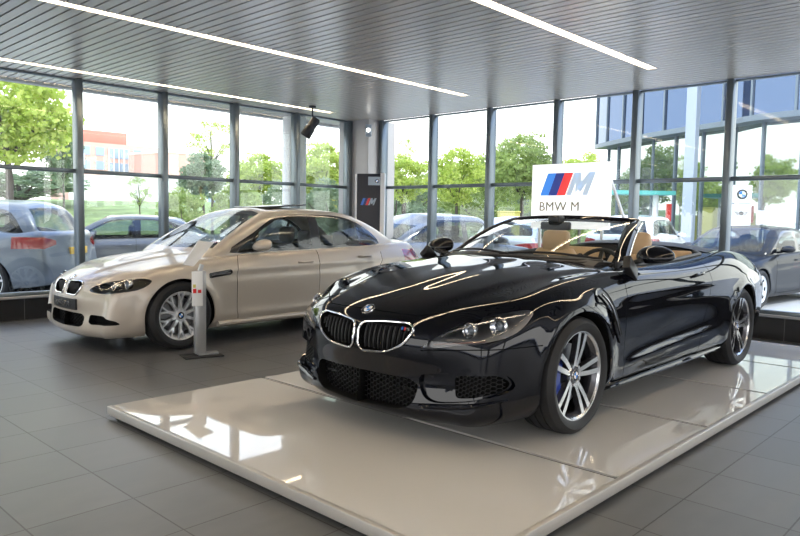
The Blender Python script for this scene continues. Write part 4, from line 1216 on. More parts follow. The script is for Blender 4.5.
def lamps_generic(ctx, HLp, TLp, TLs=None):
    bm, root, SK = ctx['bm'], ctx['root'], ctx['SK']
    fs = carve(bm, HLp, (1, 2), lambda c, n: c.x < -.1 and c.y > .25 and n.z < .93); hl = lift(bm, fs)
    fs = carve(bm, TLp, (1, 2), lambda c, n: c.x > 3.2 and c.y > .25 and (n.x > .2 or n.y > .2)); tl = lift(bm, fs)
    if TLs:
        fs = carve(bm, TLs, (0, 2), lambda c, n: c.y > .5 and n.y > .3); t2 = lift(bm, fs)
    else: t2 = None
    for src, nm in ((hl, 'headlight'), (tl, 'tail_light'), (t2, 'tail_light_side')):
        if src is None: continue
        for s in (1, -1):
            d2 = src.copy()
            if s < 0:
                for v in d2.verts: v.co.y = -v.co.y
                bmesh.ops.reverse_faces(d2, faces=d2.faces[:])
            d2.normal_update()
            if nm == 'headlight':
                c2 = d2.copy(); recess(d2, d2.faces[:], (.05, 0, -.01), mi=1); o = finish(d2, nm, [M['dchrome'], M['lampin2'] if 'lampin2' in M else M['lampin']], None, root, mirror=False)
                finish(c2, 'lamp_cover', [M['lensg']], None, o, mirror=False); ctx.setdefault('hl', []).append((s, o))
            else:
                finish(d2, 'tail_light', [M['red']], ctx['ref'], root, mirror=False)
        src.free()
def plain_face(ctx):
    bm, ref, root, T = ctx['bm'], ctx['ref'], ctx['root'], ctx['T']; k = T['belt']/.96
    K = round_poly([(.03, .66*k), (.20, .66*k), (.235, .62*k), (.20, .52*k), (.04, .52*k)], .03, 2)
    fs = carve(bm, K, (1, 2), ctx['front']); recess(bm, fs, (.05, 0, 0), mi=1)
    fs = carve(bm, round_poly([(-.05, .42*k), (.50, .42*k), (.58, .33*k), (.45, .24*k), (-.05, .24*k)], .03, 2), (1, 2), ctx['front']); recess(bm, fs, (.08, 0, 0), mi=1)
    H = [(.36, .55*k), (.40, .63*k), (.60, .69*k), (.78, .72*k), (.80, .64*k), (.60, .58*k)]
    if T['roofz'] > 1.5:
        zt = T['belt']; suv = T['roofz'] > 1.6
        if suv: TL, TS = [(.54, .95), (.54, 1.01), (.66, 1.04), (.95, 1.07), (.95, .88), (.72, .90)], [(3.50, 1.06), (3.72, 1.06), (3.72, .88), (3.62, .89), (3.55, .98)]
        else: TL, TS = [(.36, .80), (.36, .88), (.60, .92), (.95, .93), (.95, .78), (.62, .76)], [(3.32, .92), (3.72, .93), (3.72, .78), (3.50, .79)]
    else: TL, TS = [(.42, .74), (.42, .90), (.95, .90), (.95, .76)], [(3.40, .89), (3.7, .90), (3.7, .76), (3.5, .76)]
    lamps_generic(ctx, H, TL, TS)
    # plate on the boot
    zp = {True: .84, False: .70}[T['roofz'] > 1.6]
    h, n = ref.rear(0, zp, 0)
    b = MB(); b.box(h.x-.02, h.x+.022, -.26, .26, zp-.055, zp+.055); po = b.build('number_plate', M['plateY'], root, bevel=.004)
    roundel(root, (ref.rear(0, zp+.16, .004)[0] or h), (0, 1, 0), (0, 0, 1), .04, 'rear_badge')
    h, n = ref.front(0, .72*k, 0)
    # bumper cladding
M['plate_b'] = mat('black_plate', (.01, .01, .012), .3)
M['lampin2'] = mat('dark_lamp_bowl', (.015, .015, .016), .3)
def saloon_face(ctx):
    bm, ref, root, T = ctx['bm'], ctx['ref'], ctx['root'], ctx['T']
    K = round_poly([(.035, .655), (.20, .662), (.28, .655), (.305, .62), (.26, .55), (.23, .53), (.045, .532)], .03, 4)
    fs = carve(bm, K, (1, 2), ctx['front']); recess(bm, fs, (.05, 0, 0), mi=1)
    LI = round_poly([(-.05, .362), (.34, .362), (.39, .335), (.37, .255), (.31, .235), (-.05, .222)], .03, 3)
    fs = carve(bm, LI, (1, 2), ctx['front']); recess(bm, fs, (.09, 0, 0), mi=1)
    OI = round_poly([(.46, .365), (.66, .362), (.76, .325), (.775, .285), (.49, .272), (.45, .29)], .03, 3)
    fs = carve(bm, OI, (1, 2), lambda c, n: c.x < -.2 and c.y > .3); recess(bm, fs, (.08, -.02, 0), mi=1)
    H = smooth_poly([(.425, .590), (.47, .632), (.58, .675), (.70, .702), (.80, .708), (.838, .675), (.82, .605), (.74, .577), (.64, .566), (.50, .570)], 3)
    lamps_generic(ctx, H, [(.42, .76), (.42, .92), (.95, .92), (.95, .78)], [(3.53, .93), (3.7, .93), (3.7, .78), (3.57, .78)])
    for s, o in ctx['hl']:
        for yy, zz, r in ((.745, .652, .038), (.635, .632, .034)):
            h, n = ref.front(yy, zz, 0)
            if h is None: continue
            c = Vector((h.x+.045, s*(h.y-.01), h.z)); rg = MB()
            rg.lathe([(r, -.01), (r*1.12, -.016), (r*1.2, -.008), (r*1.05, .02), (r*.85, .03), (r*.7, .01)], 20, 'x', c=c, mi=0)
            rg.lathe([(0, -.012), (r*.4, -.008), (r*.66, .004), (r*.7, .02), (0, .03)], 18, 'x', c=c, mi=1)
            rg.build('lamp_unit', [M['chrome'], M['lens']], o, smooth=True)
    for s in (1, -1):
        Q = [Vector((q.x-.003, s*q.y, q.z)) for q in surf_pts(ref, K, 'front', .002)]
        b = MB(); b.tube(Q, .007, 8, closed=True); fr = b.build('kidney_grille', M['chrome'], root, smooth=True)
        b = MB()
        for i in range(8):
            y = .055+i*.026; h, n = ref.front(y, .59, 0)
            b.tube([(h.x+.02, s*y, .54), (h.x+.014, s*y, .60), (h.x+.016, s*y, .645)], .0045, 6)
        b.build('grille_bars', M['gbar'], fr, smooth=True)
    b = MB(); honey(b, -.35, .35, .24, .39, -.7, s=.02, r=.002, keep=lambda y, z: inpoly(abs(y), z, LI), xf=lambda y, z: -.71+.4*abs(y)**2.4); b.build('lower_grille', M['mesh'], root)
    # show plate
    h, n = ref.front(0, .46, 0); P = MB(); rows = []
    for i in range(9):
        y = -.26+.52*i/8; hh, _ = ref.front(abs(y), .46, .018); rows.append([(hh.x, y, .390), (hh.x, y, .494), (hh.x+.02, y, .494), (hh.x+.02, y, .390)])
    P.add([p for r in rows for p in r], [(i*4+k, i*4+(k+1) % 4, (i+1)*4+(k+1) % 4, (i+1)*4+k) for i in range(8) for k in range(4)]+[(0, 1, 2, 3), (32, 33, 34, 35)])
    po = P.build('show_plate', M['plate_b'], root)
    text('plate_text', 'BMW M3', .085, M['rimm'], po, frame((h.x-.024, 0, .440), (0, -1, 0), (0, 0, 1)), depth=.002)
    h, n = ref.front(0, .685, 0)
    if h is not None:
        zz = Vector((n.x, 0, n.z)).normalized(); roundel(root, h, (0, -1, 0), zz.cross(Vector((0, -1, 0))), .04, 'nose_badge')
    for s in (1, -1):
        vo = surf_patch(ref, round_poly([(.30, .685), (.30, .735), (.56, .765), (.58, .735), (.55, .71)], .012, 2), 'side', .004, s, 'side_vent', M['blackg'], root)
        Q = [Vector((q.x, s*q.y, q.z)) for q in surf_pts(ref, [(.32+.22*i/6, .712+.022*i/6) for i in range(7)], 'side', .014)]; b = MB(); b.tube(Q, .006, 6); b.build('vent_blade', M['chrome'], vo or root, smooth=True)
        b = MB(); P = []
        for i in range(25):
            x = .40+1.96*i/24; h, n = ref.side(x, .245, .004)
            if h is not None: P.append(Vector((h.x, s*h.y, .215+.01*(i/24))))
        b.tube(P, .030, 8); b.build('side_skirt', ctx['paint'], root, smooth=True)
M['mirrorp'] = M['spaint']
salo, sref, sgref = closed_car('sedan', 'saloon_car', (3.42, 7.0, 0), PI, 'pale silver-beige four-door saloon with silver wheels on the grey tiles', M['spaint'], 'mesh', 3, 1, parts=saloon_face)
b = MB(); b.box(0, .55, -.36, .36, 0, .018)
sr = b.build('sunroof', M['bpost'], salo, bevel=.004); sr.location = (1.40, 0, 1.412); sr.rotation_euler = (0, math.radians(-4.5), 0)
# ---------------------------------------------------------------- cars outside
GZ = -.12
def pt(px, d):      # ground point seen at column px, depth d along the view axis
    v = fw+rt2*((px-400)/F_PX); p = CAM+v*d; return (p.x, p.y)
P_ = {}
P_['sb'] = pnt_paint('silver_blue_paint', (.14, .16, .185), .4, .4, coat=.5); P_['gr'] = pnt_paint('grey_paint', (.09, .094, .10), .4, .4, coat=.5)
P_['dk'] = pnt_paint('dark_blue_paint', (.006, .007, .009), 0, .5, coat=.35, spec=.1); P_['wh'] = pnt_paint('white_paint', (.75, .75, .75), 0, .35); P_['dg'] = pnt_paint('dark_grey_paint', (.11, .115, .125), .4, .4, coat=.6); P_['si'] = pnt_paint('light_silver_paint', (.55, .56, .58), .5, .35)
def at_rear(loc, head, back=3.3): return (loc[0]+math.cos(head)*back, loc[1]+math.sin(head)*back, GZ)
def outside(kind, px, d, head_deg, label, paint, style='star', ref_off=0, **k):
    """px,d: where the car's middle stands"""
    c = pt(px, d); h = math.radians(head_deg); return closed_car(kind, k.pop('name', 'parked_car'), (c[0]+math.cos(h)*1.4, c[1]+math.sin(h)*1.4, GZ), h, label, paint, style, 2, group='cars parked outside', **k)
outside('suv', -64, 11.4, 131, 'silver-blue tall estate car outside the left window, rear lamps towards the room', P_['sb'])
outside('sedan', 118, 14.8, 180-24, 'mid grey saloon parked outside behind the silver-blue tall estate car', P_['gr'])
outside('sedan', 262, 19.6, 200, 'dark blue car seen through the left windows behind the roof of the silver saloon', P_['dk'])
outside('hatch', 450, 14.0, -8, 'grey sloping-back car with red rear lamps outside the windows between the two showroom cars', P_['dg'])
outside('hatch', 522, 18.5, 20, 'pale silver hatchback outside, seen through the windscreen of the black convertible', P_['si'])
outside('suv', 640, 19.0, 10, 'white tall car outside behind the head of the convertible windscreen', P_['wh'])
outside('sedan', 745, 13.4, 174, 'dark saloon outside the right window facing the showroom', P_['dk'], 'cover')
outside('suv', 838, 16.9, 150, 'white tall car at the right edge behind the dark saloon', P_['wh'])
# ---------------------------------------------------------------- grounds outside
def gpt(px, d, z=GZ):
    c = pt(px, d); return Vector((c[0], c[1], z))
M['asphalt'] = mat('pale_paving', (.50, .49, .47), .8, noise=(.7, .10))
M['grass'] = mat('mown_grass', (.20, .26, .09), .9, noise=(1.2, .35))
b = MB(); b.box(-60, 130, YL+.12, 160, GZ-.2, GZ); b.box(XR+.12, 130, -60, YL+.12, GZ-.2, GZ); b.box(-60, X0-.2, -60, YL+.12, GZ-.2, GZ); b.box(X0-.2, XR+.12, -60, Y0-.2, GZ-.2, GZ)
tag(b.build('ground', M['asphalt']), kind='structure')
# grass bank
b = MB(); n = 40; rows = []
for i in range(n+1):
    px = -260+630*i/n; r = []
    for d, z in ((24, GZ-.02), (26, .15+.15*math.sin(i*.9)), (31, 1.0+.12*math.sin(i*.6+1)), (37, 1.95+.1*math.sin(i*.7)), (41, 2.1), (60, 2.1), (150, 2.1)): r.append(tuple(gpt(px, d*1.0, z)))
    rows.append(r)
b.add([p for r in rows for p in r], [(i*7+k, i*7+k+1, (i+1)*7+k+1, (i+1)*7+k) for i in range(n) for k in range(6)])
tag(b.build('grass_bank', M['grass'], smooth=True, ang=80), kind='structure')
b = MB(); n = 24; rows = []
for i in range(n+1):
    px = 372+640*i/n; rows.append([tuple(gpt(px, d, z)) for d, z in ((34, GZ-.02), (37, .35), (60, .6), (160, 1.2))])
b.add([p for r in rows for p in r], [(i*4+k, i*4+k+1, (i+1)*4+k+1, (i+1)*4+k) for i in range(n) for k in range(3)])
tag(b.build('lawn', M['grass'], smooth=True, ang=80), kind='structure')
def leafmat(name, c1, c2):
    m = bpy.data.materials.new(name); m.use_nodes = True; t = m.node_tree; b = t.nodes['Principled BSDF']; o = t.nodes['Material Output']
    g = N(t, 'ShaderNodeNewGeometry'); r = N(t, 'ShaderNodeValToRGB'); r.color_ramp.elements[0].color = (*c1, 1); r.color_ramp.elements[1].color = (*c2, 1)
    t.links.new(g.outputs['Random Per Island'], r.inputs[0]); t.links.new(r.outputs[0], b.inputs['Base Color']); b.inputs['Roughness'].default_value = .6
    tr = N(t, 'ShaderNodeBsdfTranslucent'); t.links.new(r.outputs[0], tr.inputs[0]); mi = N(t, 'ShaderNodeMixShader'); mi.inputs[0].default_value = .45
    t.links.new(b.outputs[0], mi.inputs[1]); t.links.new(tr.outputs[0], mi.inputs[2]); t.links.new(mi.outputs[0], o.inputs[0]); return m
LM = [leafmat('bright_leaves', (.36, .48, .07), (.64, .70, .18)), leafmat('mid_leaves', (.26, .36, .09), (.48, .56, .20)), leafmat('dull_leaves', (.18, .26, .14), (.36, .44, .26))]
M['bark'] = mat('bark', (.10, .08, .06), .9, noise=(8, .3))
rnd = random.Random(7)
def crown(seed, clumps, leaf, nl, sparse=1.0, shape=(1, 1, 1)):
    R_ = np.random.RandomState(seed); V = []; F = []
    for c in range(clumps):
        v = R_.normal(size=3); v /= np.linalg.norm(v); rad = R_.uniform(.35, 1)**.6
        cc = v*rad*.80; cc[2] = cc[2]*.95; cr_ = R_.uniform(.16, .30)*sparse
        k = nl; P = R_.normal(size=(k, 3)); P /= np.linalg.norm(P, axis=1)[:, None]; P = P*(R_.uniform(.5, 1, (k, 1)))*cr_; P[:, 2] *= .6; P += cc
        for p in P:
            a = R_.normal(size=3); a /= np.linalg.norm(a); u = np.cross(a, R_.normal(size=3)); u /= np.linalg.norm(u); s = leaf*R_.uniform(.6, 1.3)
            b0 = len(V); V += [tuple(p-a*s*.5), tuple(p+u*s*.35), tuple(p+a*s*.5), tuple(p-u*s*.35)]; F.append((b0, b0+1, b0+2, b0+3))
    me = bpy.data.meshes.new('foliage'); me.from_pydata([(x*shape[0], y*shape[1], z*shape[2]) for x, y, z in V], [], F); return me
CR = [crown(1, 120, .085, 75), crown(2, 110, .075, 75, .9), crown(3, 45, .06, 50, .8), crown(4, 90, .10, 60, 1.1)]
CRM = {}
def tree(px, d, ytop, ybot, wpx, kind, mi, label, name='tree', trunk=True, squash=1):
    hz = 213.5+.01725*(px-0)
    z1 = 1.31+(hz-ytop)/F_PX*d; z0 = 1.31+(hz-ybot)/F_PX*d; w = wpx/F_PX*d; c = gpt(px, d)
    r = empty(name, (c.x, c.y, GZ)); tag(r, label, 'tree' if name == 'tree' else 'bush', 'trees and bushes outside the windows')
    key = (kind, mi)
    if key not in CRM:
        me = CR[kind].copy(); me.materials.append(LM[mi]); CRM[key] = me
    o = bpy.data.objects.new('foliage', CRM[key]); C.objects.link(o); o.parent = r; o.location = (0, 0, (z0+z1)/2-GZ); o.scale = (w/2, w/2*squash, (z1-z0)/2); o.rotation_euler = (0, 0, rnd.uniform(0, 6) if squash == 1 else -YAW)
    b = MB(); zt = (z0+z1)/2-GZ+.1*(z1-z0); tr = max(.035, .03*w); b.tube([(0, 0, -.1), (.03*w, .02*w, zt*.5), (-.02*w, 0, zt)], [tr, tr*.8, tr*.4], 8)
    for k in range(5):
        a = 2*PI*k/5+rnd.random(); zz = (z0-GZ)*.9+.25*(z1-z0); b.tube([(0, 0, zz*.95), (w*.16*math.cos(a), w*.16*math.sin(a), zz+.15*(z1-z0)), (w*.33*math.cos(a), w*.33*math.sin(a), zz+.32*(z1-z0))], [tr*.5, tr*.35, tr*.15], 5)
    b.build('trunk', M['bark'], r, smooth=True)
    return r
tree(8, 20, 52, 182, 150, 0, 0, 'large bright yellow-green tree filling the leftmost window')
tree(-75, 24, 60, 190, 130, 0, 1, 'green tree just beyond the left edge beside the large bright tree')
tree(64, 30, 116, 196, 46, 1, 2, 'dull green tree behind the large bright tree, left of the brick building')
tree(22, 33, 168, 204, 150, 1, 2, 'low dark bush under the large bright tree', 'bush')
tree(140, 27, 170, 212, 30, 2, 1, 'slim young tree on the grass bank in front of the brick building')
tree(212, 26, 112, 168, 62, 2, 0, 'tall sparse tree rising above the round bushes')
tree(203, 24, 150, 206, 56, 0, 2, 'round pale bush left of the middle mullion of the left windows', 'bush')
tree(258, 30.5, 150, 205, 66, 0, 0, 'round yellow-green tree beside the white outdoor pillar')
tree(322, 31, 138, 214, 72, 0, 0, 'green tree seen between the white outdoor pillar and the corner column')
tree(352, 44, 160, 212, 50, 1, 1, 'mid green tree directly behind the corner column')
tree(402, 26, 150, 210, 70, 1, 0, 'yellow-green tree just right of the corner column')
tree(404, 30, 133, 170, 26, 2, 0, 'slim pointed tree top above the yellow-green tree by the corner')
tree(455, 28, 144, 212, 62, 3, 0, 'broad light green tree above the grey sloping-back car')
tree(487, 33, 150, 212, 50, 1, 1, 'mid green tree behind the second mullion right of the corner')
tree(520, 30, 128, 212, 84, 0, 1, 'tallest tree right of the corner, left of the white board')
tree(578, 34, 148, 212, 60, 1, 0, 'light green tree behind the white board')
for k, (px, d, yt, w_) in enumerate([(395, 36, 166, 104), (440, 35, 160, 94), (480, 37, 164, 104), (525, 36, 158, 104), (570, 37, 162, 104), (612, 36, 168, 80), (330, 27.5, 172, 74), (238, 18.5, 174, 60), (183, 22, 182, 60), (280, 21.5, 176, 50)]):
    tree(px, d+(5 if k % 2 else 0), yt, 246, w_, 0 if k % 2 else 1, 1 if k % 3 else 2, ['leafy thicket right of the corner column behind the yellow-green tree', 'leafy thicket behind the broad light green tree', 'leafy thicket behind the second mullion right of the corner', 'leafy thicket behind the tallest tree', 'leafy thicket behind the left part of the white board', 'leafy thicket behind the right end of the white board', 'leafy thicket left of the corner column low down', 'leafy thicket above the windscreen of the silver saloon', 'leafy thicket low at the right end of the brick annexe', 'leafy thicket beside the white outdoor pillar'][k], 'bush', squash=.45)
for k, (x, y, h_, w_) in enumerate([(-9, 22, 8.5, 6), (-14, 34, 8, 7), (-22, 28, 9, 8), (-12, 14, 7, 6), (-30, 40, 8, 8), (-26, 16, 8, 7)]):
    r = empty('tree', (x, y, GZ)); tag(r, ['tall tree beyond the left end of the window wall, mirrored in the glass building', 'rearmost tree beyond the left end of the window wall', 'wide tree beyond the left end of the window wall', 'tree nearest the left end of the window wall', 'farthest wide tree beyond the left end', 'tree far out beside the left end of the room'][k], 'tree', 'trees and bushes outside the windows')
    me = CRM[(0, 1)]; o = bpy.data.objects.new('foliage', me); C.objects.link(o); o.parent = r; o.location = (0, 0, h_*.58); o.scale = (w_/2, w_/2, h_*.42)
    b = MB(); b.tube([(0, 0, -.1), (.1, 0, h_*.6)], [.2, .1], 8); b.build('trunk', M['bark'], r, smooth=True)
# ---------------------------------------------------------------- far brick building
def facing(px0, d0, px1, d1):
    a, c = gpt(px0, d0), gpt(px1, d1); return a, (c-a).length, math.atan2(c.y-a.y, c.x-a.x)
M['pink'] = mat('pink_brick', (.66, .40, .33), .8); M['redroof'] = mat('red_cladding', (.62, .20, .14), .6); M['bwin'] = mat('far_window', (.32, .40, .50), .2)
M['pwhite'] = mat('white_render', (.80, .79, .77), .7)
a, L, rz = facing(76, 108, 182, 120)
bl = empty('brick_building', a, rz); tag(bl, 'distant pink brick office block with a red top storey and rows of windows', 'building')
b = MB(); b.box(0, L, 0, 12, 0, 12.6); b.build('wall', M['pink'], bl)
b = MB(); b.box(1.4, 8.6, 1, 9, 12.6, 14.6); b.build('roof_storey', M['redroof'], bl, bevel=.1)
for fz in (3.4, 5.9, 8.4, 10.6):
    for k, xx in enumerate((1.0, 3.2, 9.2, 11.4, 13.6, 15.8, 17.8)):
        if xx > L-1.2: continue
        b = MB(); b.box(xx, xx+1.35, -.06, .05, fz, fz+1.35); b.build('window', M['bwin'], bl)
b = MB(); b.box(5.2, 8.4, -.10, .05, 2.2, 9.6); b.box(5.2, 8.4, -.10, .05, 10.3, 11.9); b.build('stair_window', M['bwin'], bl)
b = MB(); [b.box(5.2+.8*k-.08, 5.2+.8*k+.08, -.2, -.1, 2.2, 11.9) for k in range(5)]; b.build('stair_window_bars', M['pwhite'], bl)
a, L, rz = facing(168, 105, 214, 112)
b2 = empty('brick_annexe', a, rz); tag(b2, 'plain pale pink annexe right of the pink brick office block', 'building'); b = MB(); b.box(0, L, 0, 10, 0, 10.8); b.build('wall', M['pink'], b2); b = MB(); b.box(-.1, L+.1, -.1, 10.1, 10.8, 11.1); b.build('roof', M['pwhite'], b2)
a, L, rz = facing(70, 78, 250, 84)
b3 = empty('low_white_building', a, rz); tag(b3, 'long low white building below the pink brick block', 'building'); b = MB(); b.box(0, L, 0, 8, 0, 5.6); b.build('wall', M['pwhite'], b3); b = MB(); b.box(0, L, -.1, 8.1, 5.6, 5.8); b.build('roof', M['sill'], b3)
for k in range(3):
    b = MB(); b.box(12+3*k, 13.2+3*k, -.05, .05, 2.6, 4.0); b.build('window', M['bwin'], b3)
# street lamp
c = gpt(81, 27); sl = empty('street_lamp', c); tag(sl, 'street lamp with square white head on the grass bank before the brick building', 'street lamp')
b = MB(); b.tube([(0, 0, 0), (0, 0, 3.3)], .05, 10); b.build('pole', M['sill'], sl, smooth=True)
b = MB(); b.box(-.16, .16, -.16, .16, 3.3, 3.75); b.build('lamp_head', M['white'], sl, bevel=.02)
# white canopy pillar outside
c = Vector((7.42, 9.50, GZ)); wp = empty('outdoor_pillar', c); tag(wp, 'round white pillar under the roof edge outside the left windows', 'pillar')
b = MB(); b.lathe([(.20, 0), (.20, 3.12)], 40); b.build('shaft', M['pwhite'], wp, smooth=True); b = MB(); b.lathe([(.0, .0), (.24, 0), (.24, .12), (.20, .14)], 40); b.build('pillar_base', M['sill'], wp, smooth=True)
# ---------------------------------------------------------------- curved glass building on the right
M['bluegl'] = mat('blue_mirror_glass', (.085, .125, .22), .03, .95)
M['mirgl'] = mat('clear_mirror_glass', (.38, .43, .43), .03, .92)
M['fmul'] = mat('facade_mullion', (.16, .20, .24), .4, .5)
cur = [(592, 30.3), (600, 29.2), (639, 26.2), (678, 24.2), (720, 22.5), (746, 21.3), (800, 20.0), (860, 19.0), (930, 18.0)]
pts3 = [gpt(p, d, 0) for p, d in cur]
sm = smooth_poly([(p.x, p.y) for p in pts3], 12, False)
acc = [0]
for i in range(1, len(sm)): acc.append(acc[-1]+math.dist(sm[i-1], sm[i]))
def along(s):
    for i in range(1, len(sm)):
        if acc[i] >= s:
            t = (s-acc[i-1])/(acc[i]-acc[i-1]); return Vector((sm[i-1][0]+(sm[i][0]-sm[i-1][0])*t, sm[i-1][1]+(sm[i][1]-sm[i-1][1])*t, 0)), Vector((sm[i][0]-sm[i-1][0], sm[i][1]-sm[i-1][1], 0)).normalized()
    return Vector((*sm[-1], 0)), Vector((sm[-1][0]-sm[-2][0], sm[-1][1]-sm[-2][1], 0)).normalized()
ctr, _ = along(acc[-1]/2); gb = empty('glass_building', (ctr.x, ctr.y, GZ)); tag(gb, 'curved showroom building with blue mirror glass above and clear glass below, seen at right', 'building')
W_ = 1.32; s_ = 0; K_ = 0
def lp(p, z): return (p.x-ctr.x, p.y-ctr.y, z-GZ)
while s_ < acc[-1]-.1:
    p0, t0 = along(s_); p1, t1 = along(min(s_+W_, acc[-1]-.01)); nrm = Vector((t0.y, -t0.x, 0))
    if nrm.dot(ctr-CAM) > 0: nrm = -nrm
    tl = Vector((rnd.uniform(-.004, .004), rnd.uniform(-.004, .004), 0))
    b = MB(); q0, q1 = p0-nrm*.0, p1-nrm*.0
    b.add([lp(q0, 4.62), lp(q1, 4.62), lp(q1+tl*4, 8.4), lp(q0+tl*4, 8.4)], [(0, 1, 2, 3)]); b.build('blue_panel', M['bluegl'], gb)
    i0, i1 = p0-nrm*.55, p1-nrm*.55
    b = MB(); b.add([lp(i0, GZ), lp(i1, GZ), lp(i1+tl*5, 4.5), lp(i0+tl*5, 4.5)], [(0, 1, 2, 3)]); b.build('glass_panel', M['mirgl'], gb)
    b = MB(); b.bar(lp(q0+nrm*.03, 4.6), lp(q0+nrm*.03, 8.4), .07, .07, up=t0); b.build('mullion', M['fmul'], gb)
    b = MB(); b.bar(lp(i0+nrm*.03, GZ), lp(i0+nrm*.03, 4.5), .07, .07, up=t0); b.build('mullion', M['fmul'], gb)
    s_ += W_; K_ += 1
b = MB(); n = 40; vs = []
for i in range(n+1):
    p, t = along(acc[-1]*.999*i/n); nrm = Vector((t.y, -t.x, 0)); nrm = -nrm if nrm.dot(ctr-CAM) > 0 else nrm
    vs += [lp(p+nrm*.10, 4.45), lp(p-nrm*1.2, 4.45), lp(p-nrm*1.2, 4.62), lp(p+nrm*.10, 4.62)]
b.add(vs, [(i*4+k, i*4+(k+1) % 4, (i+1)*4+(k+1) % 4, (i+1)*4+k) for i in range(n) for k in range(4)]+[(0, 1, 2, 3)]); b.build('floor_band', M['fmul'], gb)
b = MB(); vs = []
for i in range(n+1):
    p, t = along(acc[-1]*.999*i/n); nrm = Vector((t.y, -t.x, 0)); nrm = -nrm if nrm.dot(ctr-CAM) > 0 else nrm
    vs += [lp(p+nrm*.05, 6.9), lp(p-nrm*.1, 6.9), lp(p-nrm*.1, 6.98), lp(p+nrm*.05, 6.98)]
b.add(vs, [(i*4+k, i*4+(k+1) % 4, (i+1)*4+(k+1) % 4, (i+1)*4+k) for i in range(n) for k in range(4)]); b.build('transom', M['fmul'], gb)
p = gpt(686, 22.6); b = MB(); b.box(p.x-ctr.x-.16, p.x-ctr.x+.16, p.y-ctr.y-.16, p.y-ctr.y+.16, 0, 8.5); b.build('column', mat('grey_column', (.42, .47, .52), .5), gb)
# totem sign
c = gpt(737.5, 17.5); ts = empty('totem_sign', c, -YAW-.28); tag(ts, 'white pylon sign with a round emblem over a winged emblem, beside the glass building', 'sign')
b = MB(); b.box(-.22, .22, -.12, .12, 0, 2.42-.45-.02); b.build('lower_panel', M['white'], ts, bevel=.01)
b = MB(); b.box(-.22, .22, -.12, .12, 1.97, 2.42); b.build('upper_panel', M['white'], ts, bevel=.01)
roundel(ts, (0, -.125, 2.19), (1, 0, 0), (0, 0, 1), .125, 'round_emblem')
b = MB(); b.lathe([(.0, -.128), (.055, -.128), (.055, -.12)], 24, 'y', c=(0, 0, 1.72))
for k in range(4):
    for s in (1, -1): b.box(min(s*.06, s*(.18-.025*k)), max(s*.06, s*(.18-.025*k)), -.127, -.12, 1.75-.028*k, 1.765-.028*k)
b.build('winged_emblem', M['rimd'], ts)
c = gpt(758.5, 20); s2 = empty('notice_board', c, -YAW); tag(s2, 'small white board on posts right of the pylon sign', 'sign'); b = MB(); b.box(-.14, .14, -.03, .03, 1.45, 1.85); b.build('board', M['white'], s2, bevel=.01)
for s in (-1, 1): b = MB(); b.tube([(s*.07, 0, 0), (s*.07, 0, 1.45)], .02, 8); b.build('post', M['sill'], s2)
# green canopy and yellow container
M['teal'] = mat('teal_fascia', (.10, .50, .42), .5)
c = gpt(632, 24.0); cn = empty('green_canopy', c, -YAW); tag(cn, 'thin teal canopy on a white post outside right of the white board', 'canopy')
b = MB(); b.box(-1.0, 1.2, -.5, .5, 2.40, 2.53); b.build('roof', M['teal'], cn); b = MB(); b.tube([(.72, 0, 0), (.72, 0, 2.4)], .10, 12); b.build('post', M['white'], cn, smooth=True); b = MB(); b.box(.95, 1.1, -.45, -.35, 1.5, 2.1); b.build('red_flag', M['lred'], cn)
M['yel'] = mat('yellow_paint', (.62, .55, .12), .6)
for px, d, w_, z0_, z1_, lab in ((507, 27, .38, 0, 1.75, 'yellow container outside between the tree trunks left of the white board'), (333, 29, .35, 0, 2.3, 'yellow container outside left of the corner column')):
    c = gpt(px, d); q = empty('yellow_container', c, -YAW); tag(q, lab, 'container'); b = MB(); b.box(-w_, w_, -.4, .4, 0, z1_); b.build('box', M['yel'], q, bevel=.03); b = MB(); b.box(-w_-.03, w_+.03, -.43, .43, z1_, z1_+.06); b.build('lid', M['yel'], q, bevel=.02)
# ---------------------------------------------------------------- indoor displays
for k_, c_ in (('blue', (.05, .25, .80)), ('navy', (.02, .04, .25)), ('lred', (.85, .05, .05)), ('lgrey', (.45, .55, .66))): M[k_+'_lit'] = mat('lit_'+k_, c_, .3, emit=c_, es=.45)  # logo colours with added emission, for a board facing away from the light
def stripes(parent, w, h, org, xax, yax, nm='striped_logo', lean=.38, lit=''):
    """three slanted stripes and a slanted letter"""
    mt = frame(org, xax, yax); b = MB(); sw = w*.155
    for k in range(3):
        x0 = -w/2+k*sw; b.add([(x0, -h/2, .002), (x0+sw, -h/2, .002), (x0+sw+h*lean, h/2, .002), (x0+h*lean, h/2, .002)], [(0, 1, 2, 3)], k)
    o = b.build(nm, [M['blue'+lit], M['navy'+lit], M['lred'+lit]], parent); o.matrix_local = mt
    lx = -w/2+3*sw+.02*w; b = MB(); W2 = w/2-lx-h*lean; s_ = W2*.24
    def sh(x, y): return (lx+x+(y+h/2)*lean, y, .002)
    b.add([sh(0, -h/2), sh(s_, -h/2), sh(s_, h/2), sh(0, h/2)], [(0, 1, 2, 3)]); b.add([sh(W2-s_, -h/2), sh(W2, -h/2), sh(W2, h/2), sh(W2-s_, h/2)], [(0, 1, 2, 3)])
    b.add([sh(s_*.3, h/2), sh(s_*1.3, h/2), sh(W2/2+s_*.45, -h*.12), sh(W2/2-s_*.45, -h*.40)], [(3, 2, 1, 0)]); b.add([sh(W2-s_*.3, h/2), sh(W2-s_*1.3, h/2), sh(W2/2-s_*.45, -h*.12), sh(W2/2+s_*.45, -h*.40)], [(0, 1, 2, 3)])
    o2 = b.build('slanted_letter', M['lgrey'+lit], o); return o
M['board'] = mat('white_board', (.84, .84, .84), .3); 
sg = empty('sign_board', (8.04, 4.585, 0)); tag(sg, 'white board with three coloured stripes and a grey letter standing behind the convertible', 'sign')
